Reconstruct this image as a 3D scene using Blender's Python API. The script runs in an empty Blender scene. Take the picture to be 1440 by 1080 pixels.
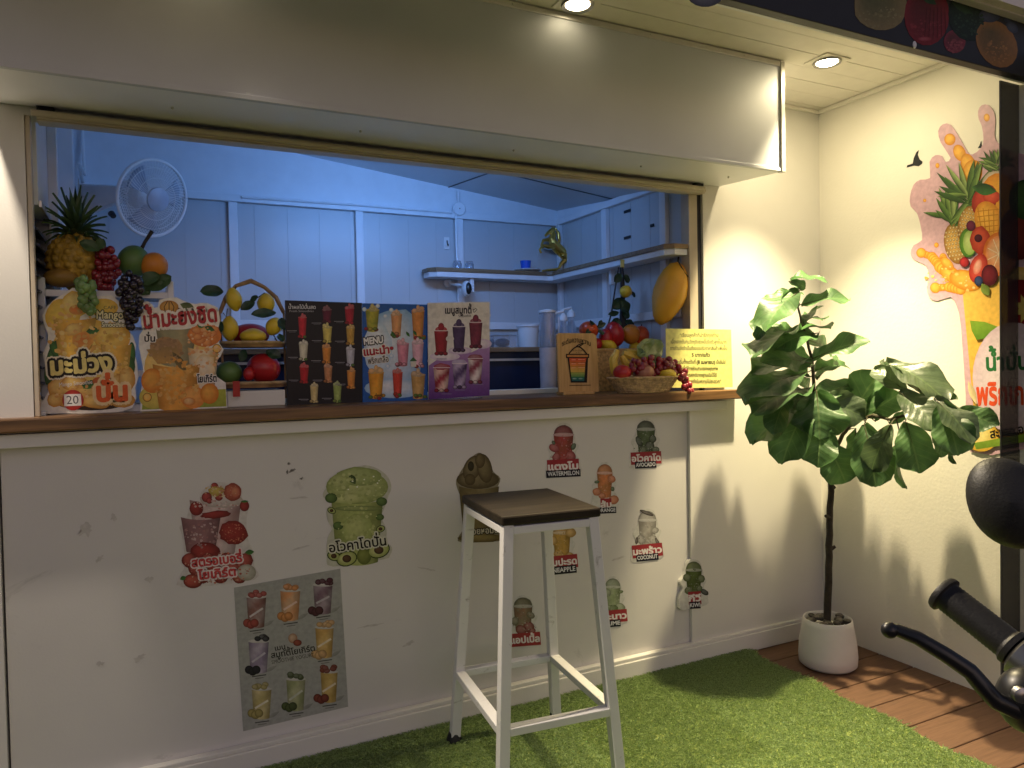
import bpy, math, random
import numpy as np
from mathutils import Vector, Matrix
random.seed(7)
rng = np.random.default_rng(7)
SC = bpy.context.scene
COL = SC.collection
R_ = math.radians

# ---------------------------------------------------------------- camera, sky, exposure
AX = np.array([[0.896938, -0.027499, 0.441302], [-0.441755, -0.013752, 0.897033], [-0.018594, -0.999527, -0.024488]])
_vx = np.array([2840 - 720, 475 - 540, 1043.379]); _vy = np.array([206 - 720, 524 - 540, 1043.379])
_dx = _vx / np.linalg.norm(_vx); _dy = _vy / np.linalg.norm(_vy); _dz = np.cross(_dx, _dy)
if _dz[1] > 0: _dz = -_dz
AX = np.array([_dx, _dy, _dz])                       # rows: world axes in camera terms (right, down, forward)
CAM = np.array([0.0, -2.31838, 1.2])
FOC = 1043.379
cd = bpy.data.cameras.new('camera'); cam = bpy.data.objects.new('camera', cd); COL.objects.link(cam)
rt, dn, fw = AX @ [1, 0, 0], AX @ [0, 1, 0], AX @ [0, 0, 1]
cam.matrix_world = Matrix(((rt[0], -dn[0], -fw[0], CAM[0]), (rt[1], -dn[1], -fw[1], CAM[1]), (rt[2], -dn[2], -fw[2], CAM[2]), (0, 0, 0, 1)))
cd.sensor_width = 36; cd.lens = FOC / 1440 * 36; cd.clip_start = 0.05; cd.clip_end = 500
SC.camera = cam
w = bpy.data.worlds.new('World'); SC.world = w; w.use_nodes = True
bg = w.node_tree.nodes['Background']
sky = w.node_tree.nodes.new('ShaderNodeTexSky'); sky.sky_type = 'NISHITA'; sky.sun_disc = False
sky.sun_elevation = R_(28); sky.sun_rotation = R_(180); sky.altitude = 50
tn = w.node_tree.nodes.new('ShaderNodeMix'); tn.data_type = 'RGBA'; tn.blend_type = 'MULTIPLY'; tn.inputs['Factor'].default_value = 1.0
w.node_tree.links.new(sky.outputs[0], tn.inputs['A']); tn.inputs['B'].default_value = (1.14, 0.96, 1.02, 1); w.node_tree.links.new(tn.outputs['Result'], bg.inputs[0]); bg.inputs[1].default_value = 0.042
SC.view_settings.view_transform = 'Standard'; SC.view_settings.look = 'None'
SC.view_settings.exposure = 0.0; SC.view_settings.gamma = 1.0
DOWNLIGHT_W = 20.0
INSIDE_W = 7.0

# ---------------------------------------------------------------- measuring: a pixel of the survey photo to a point on a real plane
def on(px, py, ax, val):
    d = AX @ np.array([px - 720, py - 540, FOC]); t = (val - CAM[ax]) / d[ax]
    return Vector(CAM + d * t)
def dpx(p): return float((Vector(p) - Vector(CAM)).dot(Vector(AX @ [0, 0, 1]))) / FOC      # metres per photo pixel at a point
def onY(px, py, y): return on(px, py, 1, y)

# ---------------------------------------------------------------- materials
def mat(name, col, rough=0.5, metal=0.0, var=0.12, scale=18, bump=0.0, bscale=120, spec=0.5, emit=None, estr=0, trans=0, alpha=1, coat=0, stretch=None, sss=0, col2=None):
    m = bpy.data.materials.new(name); m.use_nodes = True
    nt = m.node_tree; b = nt.nodes['Principled BSDF']; L = nt.links.new
    b.inputs['Roughness'].default_value = rough; b.inputs['Metallic'].default_value = metal
    b.inputs['Specular IOR Level'].default_value = spec
    b.inputs['Transmission Weight'].default_value = trans; b.inputs['Alpha'].default_value = alpha
    b.inputs['Coat Weight'].default_value = coat
    if sss:
        b.inputs['Subsurface Weight'].default_value = sss; b.inputs['Subsurface Scale'].default_value = 0.01
    tc = nt.nodes.new('ShaderNodeTexCoord'); mp = nt.nodes.new('ShaderNodeMapping'); L(tc.outputs['Object'], mp.inputs[0])
    if stretch: mp.inputs['Scale'].default_value = stretch
    n = nt.nodes.new('ShaderNodeTexNoise'); n.inputs['Scale'].default_value = scale; n.inputs['Detail'].default_value = 6; L(mp.outputs[0], n.inputs['Vector'])
    r = nt.nodes.new('ShaderNodeValToRGB'); L(n.outputs['Fac'], r.inputs[0])
    c1 = [max(0, c * (1 - var)) for c in col[:3]]; c2 = col2 or [min(1, c * (1 + var)) for c in col[:3]]
    r.color_ramp.elements[0].position = 0.3; r.color_ramp.elements[1].position = 0.7
    r.color_ramp.elements[0].color = (*c1, 1); r.color_ramp.elements[1].color = (*c2, 1)
    L(r.outputs[0], b.inputs['Base Color'])
    if emit:
        b.inputs['Emission Color'].default_value = (*emit, 1); b.inputs['Emission Strength'].default_value = estr
    if bump:
        n2 = nt.nodes.new('ShaderNodeTexNoise'); n2.inputs['Scale'].default_value = bscale; n2.inputs['Detail'].default_value = 3; L(mp.outputs[0], n2.inputs['Vector'])
        bp = nt.nodes.new('ShaderNodeBump'); bp.inputs['Strength'].default_value = bump; bp.inputs['Distance'].default_value = 0.004
        L(n2.outputs['Fac'], bp.inputs['Height']); L(bp.outputs[0], b.inputs['Normal'])
    return m

def dirty_white(name, col, rough, dirt, thr=0.62, scale=3.0, bump=0.05):
    m = mat(name, col, rough, var=0.04, scale=2.5, bump=bump, bscale=160)
    nt = m.node_tree; b = nt.nodes['Principled BSDF']; L = nt.links.new
    src = b.inputs['Base Color'].links[0].from_socket
    tc = nt.nodes.new('ShaderNodeTexCoord')
    mp = nt.nodes.new('ShaderNodeMapping'); mp.inputs['Scale'].default_value = (1, 1, 1.6); L(tc.outputs['Object'], mp.inputs[0])
    n = nt.nodes.new('ShaderNodeTexNoise'); n.inputs['Scale'].default_value = scale; n.inputs['Detail'].default_value = 9; n.inputs['Roughness'].default_value = 0.72; n.inputs['Distortion'].default_value = 0.8
    L(mp.outputs[0], n.inputs['Vector'])
    r = nt.nodes.new('ShaderNodeValToRGB'); r.color_ramp.elements[0].position = thr; r.color_ramp.elements[1].position = thr + 0.16
    r.color_ramp.elements[0].color = (0, 0, 0, 1); r.color_ramp.elements[1].color = (0.75, 0.75, 0.75, 1); L(n.outputs['Fac'], r.inputs[0])
    mx = nt.nodes.new('ShaderNodeMix'); mx.data_type = 'RGBA'
    L(r.outputs[0], mx.inputs['Factor']); L(src, mx.inputs['A']); mx.inputs['B'].default_value = (*dirt, 1)
    L(mx.outputs['Result'], b.inputs['Base Color'])
    return m

def wood(name, c1, c2, rough=0.45, axis=0, scale=14, rings=5.0):
    m = bpy.data.materials.new(name); m.use_nodes = True
    nt = m.node_tree; b = nt.nodes['Principled BSDF']; L = nt.links.new; b.inputs['Roughness'].default_value = rough
    tc = nt.nodes.new('ShaderNodeTexCoord'); mp = nt.nodes.new('ShaderNodeMapping')
    s = [1.0, 1.0, 1.0]; s[axis] = 0.06; mp.inputs['Scale'].default_value = s; L(tc.outputs['Object'], mp.inputs[0])
    n = nt.nodes.new('ShaderNodeTexNoise'); n.inputs['Scale'].default_value = scale * rings; n.inputs['Detail'].default_value = 8; n.inputs['Distortion'].default_value = 1.2; L(mp.outputs[0], n.inputs['Vector'])
    r = nt.nodes.new('ShaderNodeValToRGB'); r.color_ramp.elements[0].position = 0.32; r.color_ramp.elements[1].position = 0.7
    r.color_ramp.elements[0].color = (*c1, 1); r.color_ramp.elements[1].color = (*c2, 1); L(n.outputs['Fac'], r.inputs[0]); L(r.outputs[0], b.inputs['Base Color'])
    bp = nt.nodes.new('ShaderNodeBump'); bp.inputs['Strength'].default_value = 0.15; bp.inputs['Distance'].default_value = 0.002; L(n.outputs['Fac'], bp.inputs['Height']); L(bp.outputs[0], b.inputs['Normal'])
    return m

def print_mat(name, rough=0.4, coat=0.0, sat=1.0, val=1.0):
    m = bpy.data.materials.new(name); m.use_nodes = True
    nt = m.node_tree; b = nt.nodes['Principled BSDF']; L = nt.links.new; b.inputs['Roughness'].default_value = rough
    b.inputs['Coat Weight'].default_value = coat; b.inputs['Coat Roughness'].default_value = 0.08; b.inputs['Specular IOR Level'].default_value = 0.25
    a = nt.nodes.new('ShaderNodeAttribute'); a.attribute_name = 'Ink'
    tc = nt.nodes.new('ShaderNodeTexCoord')
    n = nt.nodes.new('ShaderNodeTexNoise'); n.inputs['Scale'].default_value = 70; n.inputs['Detail'].default_value = 7; L(tc.outputs['Object'], n.inputs['Vector'])
    mr = nt.nodes.new('ShaderNodeMapRange'); mr.inputs['From Min'].default_value = 0.3; mr.inputs['From Max'].default_value = 0.7; mr.inputs['To Min'].default_value = 0.88; mr.inputs['To Max'].default_value = 1.1; L(n.outputs['Fac'], mr.inputs['Value'])
    vm = nt.nodes.new('ShaderNodeVectorMath'); vm.operation = 'SCALE'; L(a.outputs['Color'], vm.inputs[0]); L(mr.outputs[0], vm.inputs['Scale'])
    hs = nt.nodes.new('ShaderNodeHueSaturation'); hs.inputs['Saturation'].default_value = sat; hs.inputs['Value'].default_value = val; L(vm.outputs[0], hs.inputs['Color']); L(hs.outputs[0], b.inputs['Base Color'])
    return m

M = dict(
    soffit=mat('soffit_paint', (0.80, 0.76, 0.68), 0.45, var=0.03),
    wallw=mat('textured_white_wall', (0.80, 0.77, 0.70), 0.6, var=0.03, scale=4, bump=0.14, bscale=95),
    panel=dirty_white('scuffed_white_panel', (0.66, 0.64, 0.62), 0.42, (0.30, 0.29, 0.28), 0.63, 3.2, 0.05),
    panelw=dirty_white('front_wall_paint', (0.74, 0.72, 0.68), 0.45, (0.45, 0.44, 0.42), 0.66, 4, 0.08),
    housing=mat('grey_white_sheet_metal', (0.55, 0.57, 0.61), 0.46, metal=0.08, var=0.05, scale=3, bump=0.03, bscale=4),
    cream=mat('pale_sheet', (0.80, 0.80, 0.82), 0.35, var=0.04, scale=3),
    rail=mat('cream_rail', (0.58, 0.51, 0.40), 0.35, var=0.05),
    trim=mat('aluminium_trim', (0.62, 0.60, 0.57), 0.35, metal=0.6, var=0.06),
    inside=mat('interior_white_panel', (0.54, 0.56, 0.58), 0.35, var=0.03, scale=3),
    insidew=mat('interior_frame_white', (0.80, 0.81, 0.84), 0.4, var=0.03),
    dark=mat('dark_gap', (0.015, 0.015, 0.02), 0.6),
    tan=mat('tan_jamb_paint', (0.55, 0.47, 0.36), 0.4, var=0.06),
    counter=wood('varnished_wood_counter', (0.085, 0.042, 0.017), (0.24, 0.125, 0.052), 0.35, 0, 9),
    seat=wood('worn_brown_seat', (0.018, 0.014, 0.009), (0.040, 0.031, 0.021), 0.5, 0, 10),
    deck=wood('brown_composite_deck', (0.110, 0.054, 0.028), (0.165, 0.082, 0.044), 0.7, 0, 20),
    asphalt=mat('asphalt', (0.05, 0.05, 0.05), 0.9, var=0.3, scale=60, bump=0.4),
    stoolw=dirty_white('chipped_white_metal', (0.74, 0.73, 0.72), 0.38, (0.10, 0.07, 0.05), 0.60, 22, 0.05),
    rubber=mat('black_rubber', (0.012, 0.012, 0.013), 0.55, bump=0.1),
    gripm=mat('ribbed_grip_rubber', (0.016, 0.015, 0.014), 0.5, bump=0.12, bscale=300),
    gloss=mat('glossy_black_paint', (0.008, 0.008, 0.009), 0.38, coat=0.15),
    chrome=mat('brushed_chrome', (0.36, 0.35, 0.34), 0.32, metal=1.0),
    gold=mat('gold_paint', (0.78, 0.52, 0.12), 0.28, metal=1.0, var=0.1),
    white=mat('white_plastic', (0.78, 0.79, 0.80), 0.35, var=0.03),
    fanblade=mat('grey_fan_blade', (0.45, 0.50, 0.60), 0.4),
    potw=mat('white_ceramic', (0.74, 0.72, 0.68), 0.5, var=0.03, bump=0.04),
    pebble=mat('dark_pebble', (0.055, 0.045, 0.035), 0.45, var=0.45, scale=30),
    bark=mat('dark_bark', (0.032, 0.023, 0.016), 0.8, var=0.5, scale=40, bump=0.7, bscale=60),
    petiole=mat('green_brown_stem', (0.05, 0.045, 0.02), 0.6),
    leafg=mat('waxy_fig_leaf', (0.034, 0.085, 0.030), 0.46, var=0.4, scale=9, bump=0.3, bscale=40, spec=0.45, col2=(0.085, 0.18, 0.06)),
    leaf_lit=mat('silver_lit_fig_leaf', (0.065, 0.10, 0.05), 0.42, var=0.3, scale=9, bump=0.5, bscale=40, spec=0.7),  # greyer green holds the silvery light on leaves that catch it
    leafd=mat('dark_glossy_leaf', (0.020, 0.055, 0.022), 0.4, var=0.4, scale=30),
    turf=mat('turf_blades', (0.20, 0.33, 0.075), 0.5, var=0.5, scale=260, col2=(0.55, 0.70, 0.30)),
    turfb=mat('turf_backing', (0.25, 0.30, 0.08), 0.9),
    lens=mat('lit_lens', (1, 0.9, 0.7), 0.4, emit=(1.0, 0.84, 0.52), estr=9),
    lens_bright=mat('bright_lit_lens', (1, 0.9, 0.7), 0.4, emit=(1.0, 0.86, 0.54), estr=40),
    tube=mat('lit_tube', (0.8, 0.9, 1), 0.4, emit=(0.50, 0.68, 1.0), estr=6),
    paper=mat('white_paper', (0.78, 0.77, 0.70), 0.7, var=0.02),
    bamboo=wood('bamboo_board', (0.50, 0.29, 0.09), (0.66, 0.42, 0.16), 0.42, 2, 12),
    wicker=mat('pale_wicker', (0.48, 0.33, 0.16), 0.6, var=0.35, scale=60),
    woven=mat('woven_tan_basket', (0.52, 0.32, 0.11), 0.6, var=0.4, scale=90, bump=0.8, bscale=130),
    fanw=mat('fan_white_plastic', (0.86, 0.87, 0.88), 0.3, var=0.02),
    bstick=mat('bamboo_stick', (0.34, 0.20, 0.085), 0.5, var=0.4, scale=25),
    lemon=mat('lemon_skin', (0.72, 0.52, 0.035), 0.4, var=0.10, scale=14, bump=0.15, bscale=220),
    mango=mat('yellow_mango_skin', (0.72, 0.36, 0.025), 0.45, var=0.12, scale=7, sss=0.1),
    gmango=mat('green_mango_skin', (0.10, 0.19, 0.045), 0.45, var=0.25, scale=9),
    orange=mat('orange_skin', (0.62, 0.22, 0.02), 0.42, var=0.2, scale=9, bump=0.15, bscale=220),
    tomato=mat('red_orange_skin', (0.55, 0.075, 0.015), 0.3, var=0.3, scale=12),
    redf=mat('deep_red_skin', (0.42, 0.018, 0.022), 0.3, var=0.3, scale=14),
    apple=mat('pink_red_skin', (0.50, 0.10, 0.08), 0.35, var=0.5, scale=22, col2=(0.62, 0.32, 0.18)),
    banana=mat('banana_skin', (0.72, 0.50, 0.07), 0.45, var=0.15, scale=14),
    pine=mat('pineapple_skin', (0.42, 0.26, 0.03), 0.55, var=0.45, scale=40),
    pinel=mat('pineapple_leaf', (0.05, 0.10, 0.03), 0.5, var=0.4, scale=12),
    brownf=mat('brown_yellow_skin', (0.30, 0.17, 0.03), 0.5, var=0.3),
    redgrape=mat('red_grape_skin', (0.22, 0.012, 0.022), 0.18, var=0.3, spec=0.7),
    blackgrape=mat('black_grape_skin', (0.018, 0.010, 0.020), 0.14, var=0.3, spec=0.8),
    greengrape=mat('green_grape_skin', (0.20, 0.32, 0.11), 0.25, var=0.25, sss=0.2),
    cabbage=mat('pale_green_leaf', (0.42, 0.58, 0.16), 0.5, var=0.35, scale=30, col2=(0.70, 0.75, 0.38)),
    blue=mat('blue_plastic', (0.01, 0.10, 0.62), 0.35),
    clear=mat('clear_plastic', (0.75, 0.80, 0.88), 0.12, trans=0.85, var=0.02),
    navy=mat('navy_cabinet_front', (0.008, 0.018, 0.055), 0.35),
    wrap=mat('pale_pink_wrap', (0.62, 0.55, 0.55), 0.5),
    red=mat('red_tag', (0.40, 0.02, 0.01), 0.5),
    tape=mat('yellow_tape', (0.72, 0.62, 0.18), 0.5),
    slat=mat('blue_grey_louvre', (0.045, 0.06, 0.10), 0.3),
    shelfw=wood('shelf_wood', (0.16, 0.10, 0.05), (0.30, 0.20, 0.11), 0.45, 0, 9),
    fascia=mat('black_banner', (0.008, 0.008, 0.010), 0.5, var=0.2),
    shade_sheet=mat('dark_shade_sheet', (0.02, 0.02, 0.025), 0.3, alpha=0.84, var=0.1, spec=0.1),  # see-through dark sheet that stands in for shade on the side wall
    post=mat('dark_grey_post', (0.045, 0.048, 0.052), 0.4),
    ink=print_mat('printed_ink', 0.42), inkg=print_mat('laminated_print', 0.34, 0.06), inkd=print_mat('banner_print', 0.5), inkv=print_mat('faded_vinyl_print', 0.36, 0.1, 0.92, 0.88),
)

_nt = M['turf'].node_tree; _b = _nt.nodes['Principled BSDF']; _t = _nt.nodes.new('ShaderNodeBsdfTranslucent'); _m = _nt.nodes.new('ShaderNodeMixShader'); _m.inputs[0].default_value = 0.4
_nt.links.new(_b.inputs['Base Color'].links[0].from_socket, _t.inputs['Color']); _nt.links.new(_b.outputs[0], _m.inputs[1]); _nt.links.new(_t.outputs[0], _m.inputs[2]); _nt.links.new(_m.outputs[0], _nt.nodes['Material Output'].inputs['Surface'])
for _k in ('leafg', 'leaf_lit'):
    _nt = M[_k].node_tree; L = _nt.links.new; _b = _nt.nodes['Principled BSDF']; _src = _b.inputs['Base Color'].links[0].from_socket
    def _math(op, a, b=None):
        n = _nt.nodes.new('ShaderNodeMath'); n.operation = op
        for i, q in enumerate((a, b)):
            if q is None: continue
            if isinstance(q, (int, float)): n.inputs[i].default_value = q
            else: L(q, n.inputs[i])
        return n.outputs[0]
    _uv = _nt.nodes.new('ShaderNodeUVMap'); _uv.uv_map = 'LeafUV'; _sx = _nt.nodes.new('ShaderNodeSeparateXYZ'); L(_uv.outputs[0], _sx.inputs[0])
    _a = _math('ABSOLUTE', _math('SUBTRACT', _sx.outputs[0], 0.5)); _f = _math('FRACT', _math('MULTIPLY', _math('SUBTRACT', _sx.outputs[1], _math('MULTIPLY', _a, 0.55)), 7.0))
    _side = _math('LESS_THAN', _math('ABSOLUTE', _math('SUBTRACT', _f, 0.5)), 0.07); _mid = _math('LESS_THAN', _a, 0.022); _v = _math('MAXIMUM', _math('MULTIPLY', _side, 0.55), _mid)
    _mx = _nt.nodes.new('ShaderNodeMix'); _mx.data_type = 'RGBA'; L(_math('MULTIPLY', _v, 0.32), _mx.inputs['Factor']); L(_src, _mx.inputs['A']); _mx.inputs['B'].default_value = (0.16, 0.24, 0.09, 1); L(_mx.outputs['Result'], _b.inputs['Base Color'])
    _bp = _nt.nodes.new('ShaderNodeBump'); _bp.inputs['Strength'].default_value = 0.22; _bp.inputs['Distance'].default_value = 0.002; _w = _math('SINE', _math('MULTIPLY', _f, 6.283)); L(_math('SUBTRACT', _w, _v), _bp.inputs['Height']); L(_b.inputs['Normal'].links[0].from_socket, _bp.inputs['Normal']); L(_bp.outputs[0], _b.inputs['Normal'])
    _t = _nt.nodes.new('ShaderNodeBsdfTranslucent'); _m = _nt.nodes.new('ShaderNodeMixShader'); _m.inputs[0].default_value = 0.28; _hs = _nt.nodes.new('ShaderNodeHueSaturation'); _hs.inputs['Value'].default_value = 2.2; L(_mx.outputs['Result'], _hs.inputs['Color']); L(_hs.outputs[0], _t.inputs['Color'])
    L(_b.outputs[0], _m.inputs[1]); L(_t.outputs[0], _m.inputs[2]); L(_m.outputs[0], _nt.nodes['Material Output'].inputs['Surface'])
# ---------------------------------------------------------------- mesh builder
class MB:
    def __init__(s): s.v = []; s.f = []; s.mi = []; s.m = 0
    def add(s, vs, fs, m=None):
        n = len(s.v); s.v += [tuple(x) for x in vs]; s.f += [tuple(i + n for i in f) for f in fs]; s.mi += [s.m if m is None else m] * len(fs); return s
    def box(s, x0, x1, y0, y1, z0, z1, m=None):
        v = [(x, y, z) for z in (z0, z1) for y in (y0, y1) for x in (x0, x1)]
        return s.add(v, [(0, 2, 3, 1), (4, 5, 7, 6), (0, 1, 5, 4), (2, 6, 7, 3), (0, 4, 6, 2), (1, 3, 7, 5)], m)
    def bar(s, a, b, wx, wy=None, up=(0, 0, 1), m=None):
        a, b = Vector(a), Vector(b); wy = wy or wx; d = (b - a).normalized()
        u = Vector(up)
        if abs(d.dot(u)) > 0.97: u = Vector((0, 1, 0))
        x = d.cross(u).normalized(); y = x.cross(d)
        v = [p + x * sx * wx / 2 + y * sy * wy / 2 for p in (a, b) for sx, sy in ((-1, -1), (1, -1), (1, 1), (-1, 1))]
        return s.add(v, [(3, 2, 1, 0), (4, 5, 6, 7), (0, 1, 5, 4), (1, 2, 6, 5), (2, 3, 7, 6), (3, 0, 4, 7)], m)
    def tube(s, pts, r, n=8, cap=True, closed=False, m=None):
        pts = [Vector(p) for p in pts]; k = len(pts)
        if not hasattr(r, '__len__'): r = [r] * k
        vs = []; prev = None
        for i, p in enumerate(pts):
            t = (pts[(i + 1) % k] - pts[i - 1]) if closed else (pts[min(i + 1, k - 1)] - pts[max(i - 1, 0)])
            t = t.normalized() if t.length > 1e-9 else Vector((0, 0, 1))
            if prev is None:
                prev = t.orthogonal().normalized()
            prev = (prev - t * prev.dot(t)); prev = prev.normalized() if prev.length > 1e-6 else t.orthogonal().normalized()
            q = t.cross(prev)
            for j in range(n):
                a = 2 * math.pi * j / n; vs.append(p + (prev * math.cos(a) + q * math.sin(a)) * r[i])
        fs = []
        for i in range(k if closed else k - 1):
            for j in range(n):
                a, b = i * n + j, i * n + (j + 1) % n; c = ((i + 1) % k) * n
                fs.append((a, b, c + (j + 1) % n, c + j))
        if cap and not closed:
            fs.append(tuple(range(n))[::-1]); fs.append(tuple((k - 1) * n + j for j in range(n)))
        return s.add(vs, fs, m)
    def lathe(s, prof, c=(0, 0, 0), n=28, axis=(0, 0, 1), wob=0, m=None, sq=1.0):
        ax = Vector(axis).normalized(); q = Vector((0, 0, 1)).rotation_difference(ax).to_matrix(); c = Vector(c)
        vs = []; k = len(prof)
        for r, z in prof:
            for j in range(n):
                a = 2 * math.pi * j / n; rr = r * (1 + wob * math.sin(3 * a + z * 20))
                vs.append(c + q @ Vector((rr * math.cos(a), rr * math.sin(a) * sq, z)))
        fs = [(i * n + j, i * n + (j + 1) % n, (i + 1) * n + (j + 1) % n, (i + 1) * n + j) for i in range(k - 1) for j in range(n)]
        if prof[0][0] > 1e-5: fs.append(tuple(range(n))[::-1])
        if prof[-1][0] > 1e-5: fs.append(tuple((k - 1) * n + j for j in range(n)))
        return s.add(vs, fs, m)
    def ell(s, c, rx, ry=None, rz=None, axis=(0, 0, 1), n=18, pw=0, tip=0, m=None):
        ry = ry or rx; rz = rz or rx; c = Vector(c); q = Vector((0, 0, 1)).rotation_difference(Vector(axis).normalized()).to_matrix()
        k = max(6, n * 2 // 3); vs = []
        for i in range(k + 1):
            t = math.pi * i / k; z = -math.cos(t); r = math.sin(t)
            r *= 1 + pw * z
            zz = z * (1 + tip * abs(z) ** 8)
            for j in range(n):
                a = 2 * math.pi * j / n; vs.append(c + q @ Vector((rx * r * math.cos(a), ry * r * math.sin(a), rz * zz)))
        fs = [(i * n + j, i * n + (j + 1) % n, (i + 1) * n + (j + 1) % n, (i + 1) * n + j) for i in range(k) for j in range(n)]
        return s.add(vs, fs, m)
    def leaf(s, base, tip, wid, nrm, curl=0.15, nu=6, nv=10, ob=0.3, wave=0.06, fold=0.12, seed=0, m=None, rnd=False):
        base, tip, nrm = Vector(base), Vector(tip), Vector(nrm)
        a = tip - base; L = a.length; a.normalize(); nrm = (nrm - a * nrm.dot(a)).normalized(); sd = a.cross(nrm)
        rr = random.Random(seed); ph = rr.random() * 6; vs = []
        for i in range(nv + 1):
            t = i / nv
            wd = math.sin(math.pi * min(1, t ** (1 - ob * 0.2) * 0.985 + 0.012)) ** (0.62) * (1 + ob * (t - 0.5) * 1.3)
            if rnd: wd = max(0.03, 1 - abs(2 * t ** 1.25 - 1) ** 2.7) ** 0.55 * (0.62 + 0.46 * t) * (1 + 0.05 * math.sin(t * 17 + ph))
            for j in range(nu + 1):
                u = 2 * j / nu - 1
                h = -curl * L * (t - 0.35) ** 2 * 1.6 + fold * wid * abs(u) + wave * wid * math.sin(t * 11 + ph + u * 2) * abs(u) ** 1.5
                vs.append(base + a * (t * L) + sd * (u * wd * wid / 2) + nrm * h)
        fs = [(i * (nu + 1) + j, i * (nu + 1) + j + 1, (i + 1) * (nu + 1) + j + 1, (i + 1) * (nu + 1) + j) for i in range(nv) for j in range(nu)]
        return s.add(vs, fs, m)

def tag(o, label=None, cat=None, group=None, kind=None):
    if label: o['label'] = label
    if cat: o['category'] = cat
    if group: o['group'] = group
    if kind: o['kind'] = kind
    return o
def thing(name, label, cat, loc=(0, 0, 0), group=None):
    o = bpy.data.objects.new(name, None); COL.objects.link(o); o.location = loc; o.empty_display_size = 0.05
    return tag(o, label, cat, group)
def rootloc(p):
    v = Vector((0, 0, 0))
    while p is not None: v += Vector(p.location); p = p.parent
    return v
def finish(o, me, mats, parent, smooth, bevel, ang=40):
    for m in (mats if isinstance(mats, (list, tuple)) else [mats]): me.materials.append(m)
    if smooth:
        for p in me.polygons: p.use_smooth = True
        try: me.set_sharp_from_angle(angle=R_(ang))
        except Exception: pass
    COL.objects.link(o)
    if parent is not None: o.parent = parent
    if bevel:
        b = o.modifiers.new('bevel', 'BEVEL'); b.width = bevel; b.segments = 2; b.limit_method = 'ANGLE'; b.angle_limit = R_(50)
    return o
def obj(name, mb, mats, parent=None, smooth=False, bevel=0, origin=None, ang=40):
    base = rootloc(parent) if parent is not None else (Vector(origin) if origin is not None else Vector((0, 0, 0)))
    me = bpy.data.meshes.new(name); me.from_pydata([tuple(Vector(v) - base) for v in mb.v], [], mb.f)
    for p, mi in zip(me.polygons, mb.mi): p.material_index = mi
    me.update(); o = bpy.data.objects.new(name, me)
    if parent is None: o.location = base
    return finish(o, me, mats, parent, smooth, bevel, ang)

# ---------------------------------------------------------------- lettering and printed artwork, traced on the real plane of each sign
UPPER = set('ัิีึื็ํ'); TONE = set('่้๊๋์'); _tc = {}
def _glyphs(s):
    if s in _tc: return _tc[s]
    cu = bpy.data.curves.new('t', 'FONT'); cu.body = s; cu.size = 1; cu.resolution_u = 2
    o = bpy.data.objects.new('t', cu); me = bpy.data.meshes.new_from_object(o)
    v = [(x.co.x, x.co.y) for x in me.vertices]; f = [tuple(p.vertices) for p in me.polygons]
    cnt = {}
    for p in f:
        for i in range(len(p)):
            e = tuple(sorted((p[i], p[(i + 1) % len(p)]))); cnt[e] = cnt.get(e, 0) + 1
    ed = [e for e, c in cnt.items() if c == 1]
    bpy.data.objects.remove(o); bpy.data.curves.remove(cu); bpy.data.meshes.remove(me)
    _tc[s] = (v, f, ed); return _tc[s]
def text_mesh(s):
    out = []; keep = ''; lifted = []
    for i, ch in enumerate(s):
        if ch in TONE and ((i and s[i - 1] in UPPER) or (i + 1 < len(s) and s[i + 1] == 'ำ')): lifted.append((keep, ch))
        else: keep += ch
    V, F, E = [], [], []
    def put(g, dx, dy):
        v, f, e = g; n = len(V)
        V.extend((x + dx, y + dy) for x, y in v); F.extend(tuple(i + n for i in p) for p in f); E.extend((a + n, b + n) for a, b in e)
    put(_glyphs(keep), 0, 0)
    bar = max(x for x, y in _glyphs('|')[0])
    for pre, ch in lifted:
        pen = max(x for x, y in _glyphs(pre + '|')[0]) - bar
        put(_glyphs(ch), pen, 0.20)
    return V, F, E

def lin(c): return tuple((x / 12.92 if x <= 0.04045 else ((x + 0.055) / 1.055) ** 2.4) for x in c)
def hx(h): return lin(tuple(int(h[i:i + 2], 16) / 255 for i in (0, 2, 4)))
def mixc(a, b, t): return tuple(x + (y - x) * t for x, y in zip(a, b))

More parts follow.
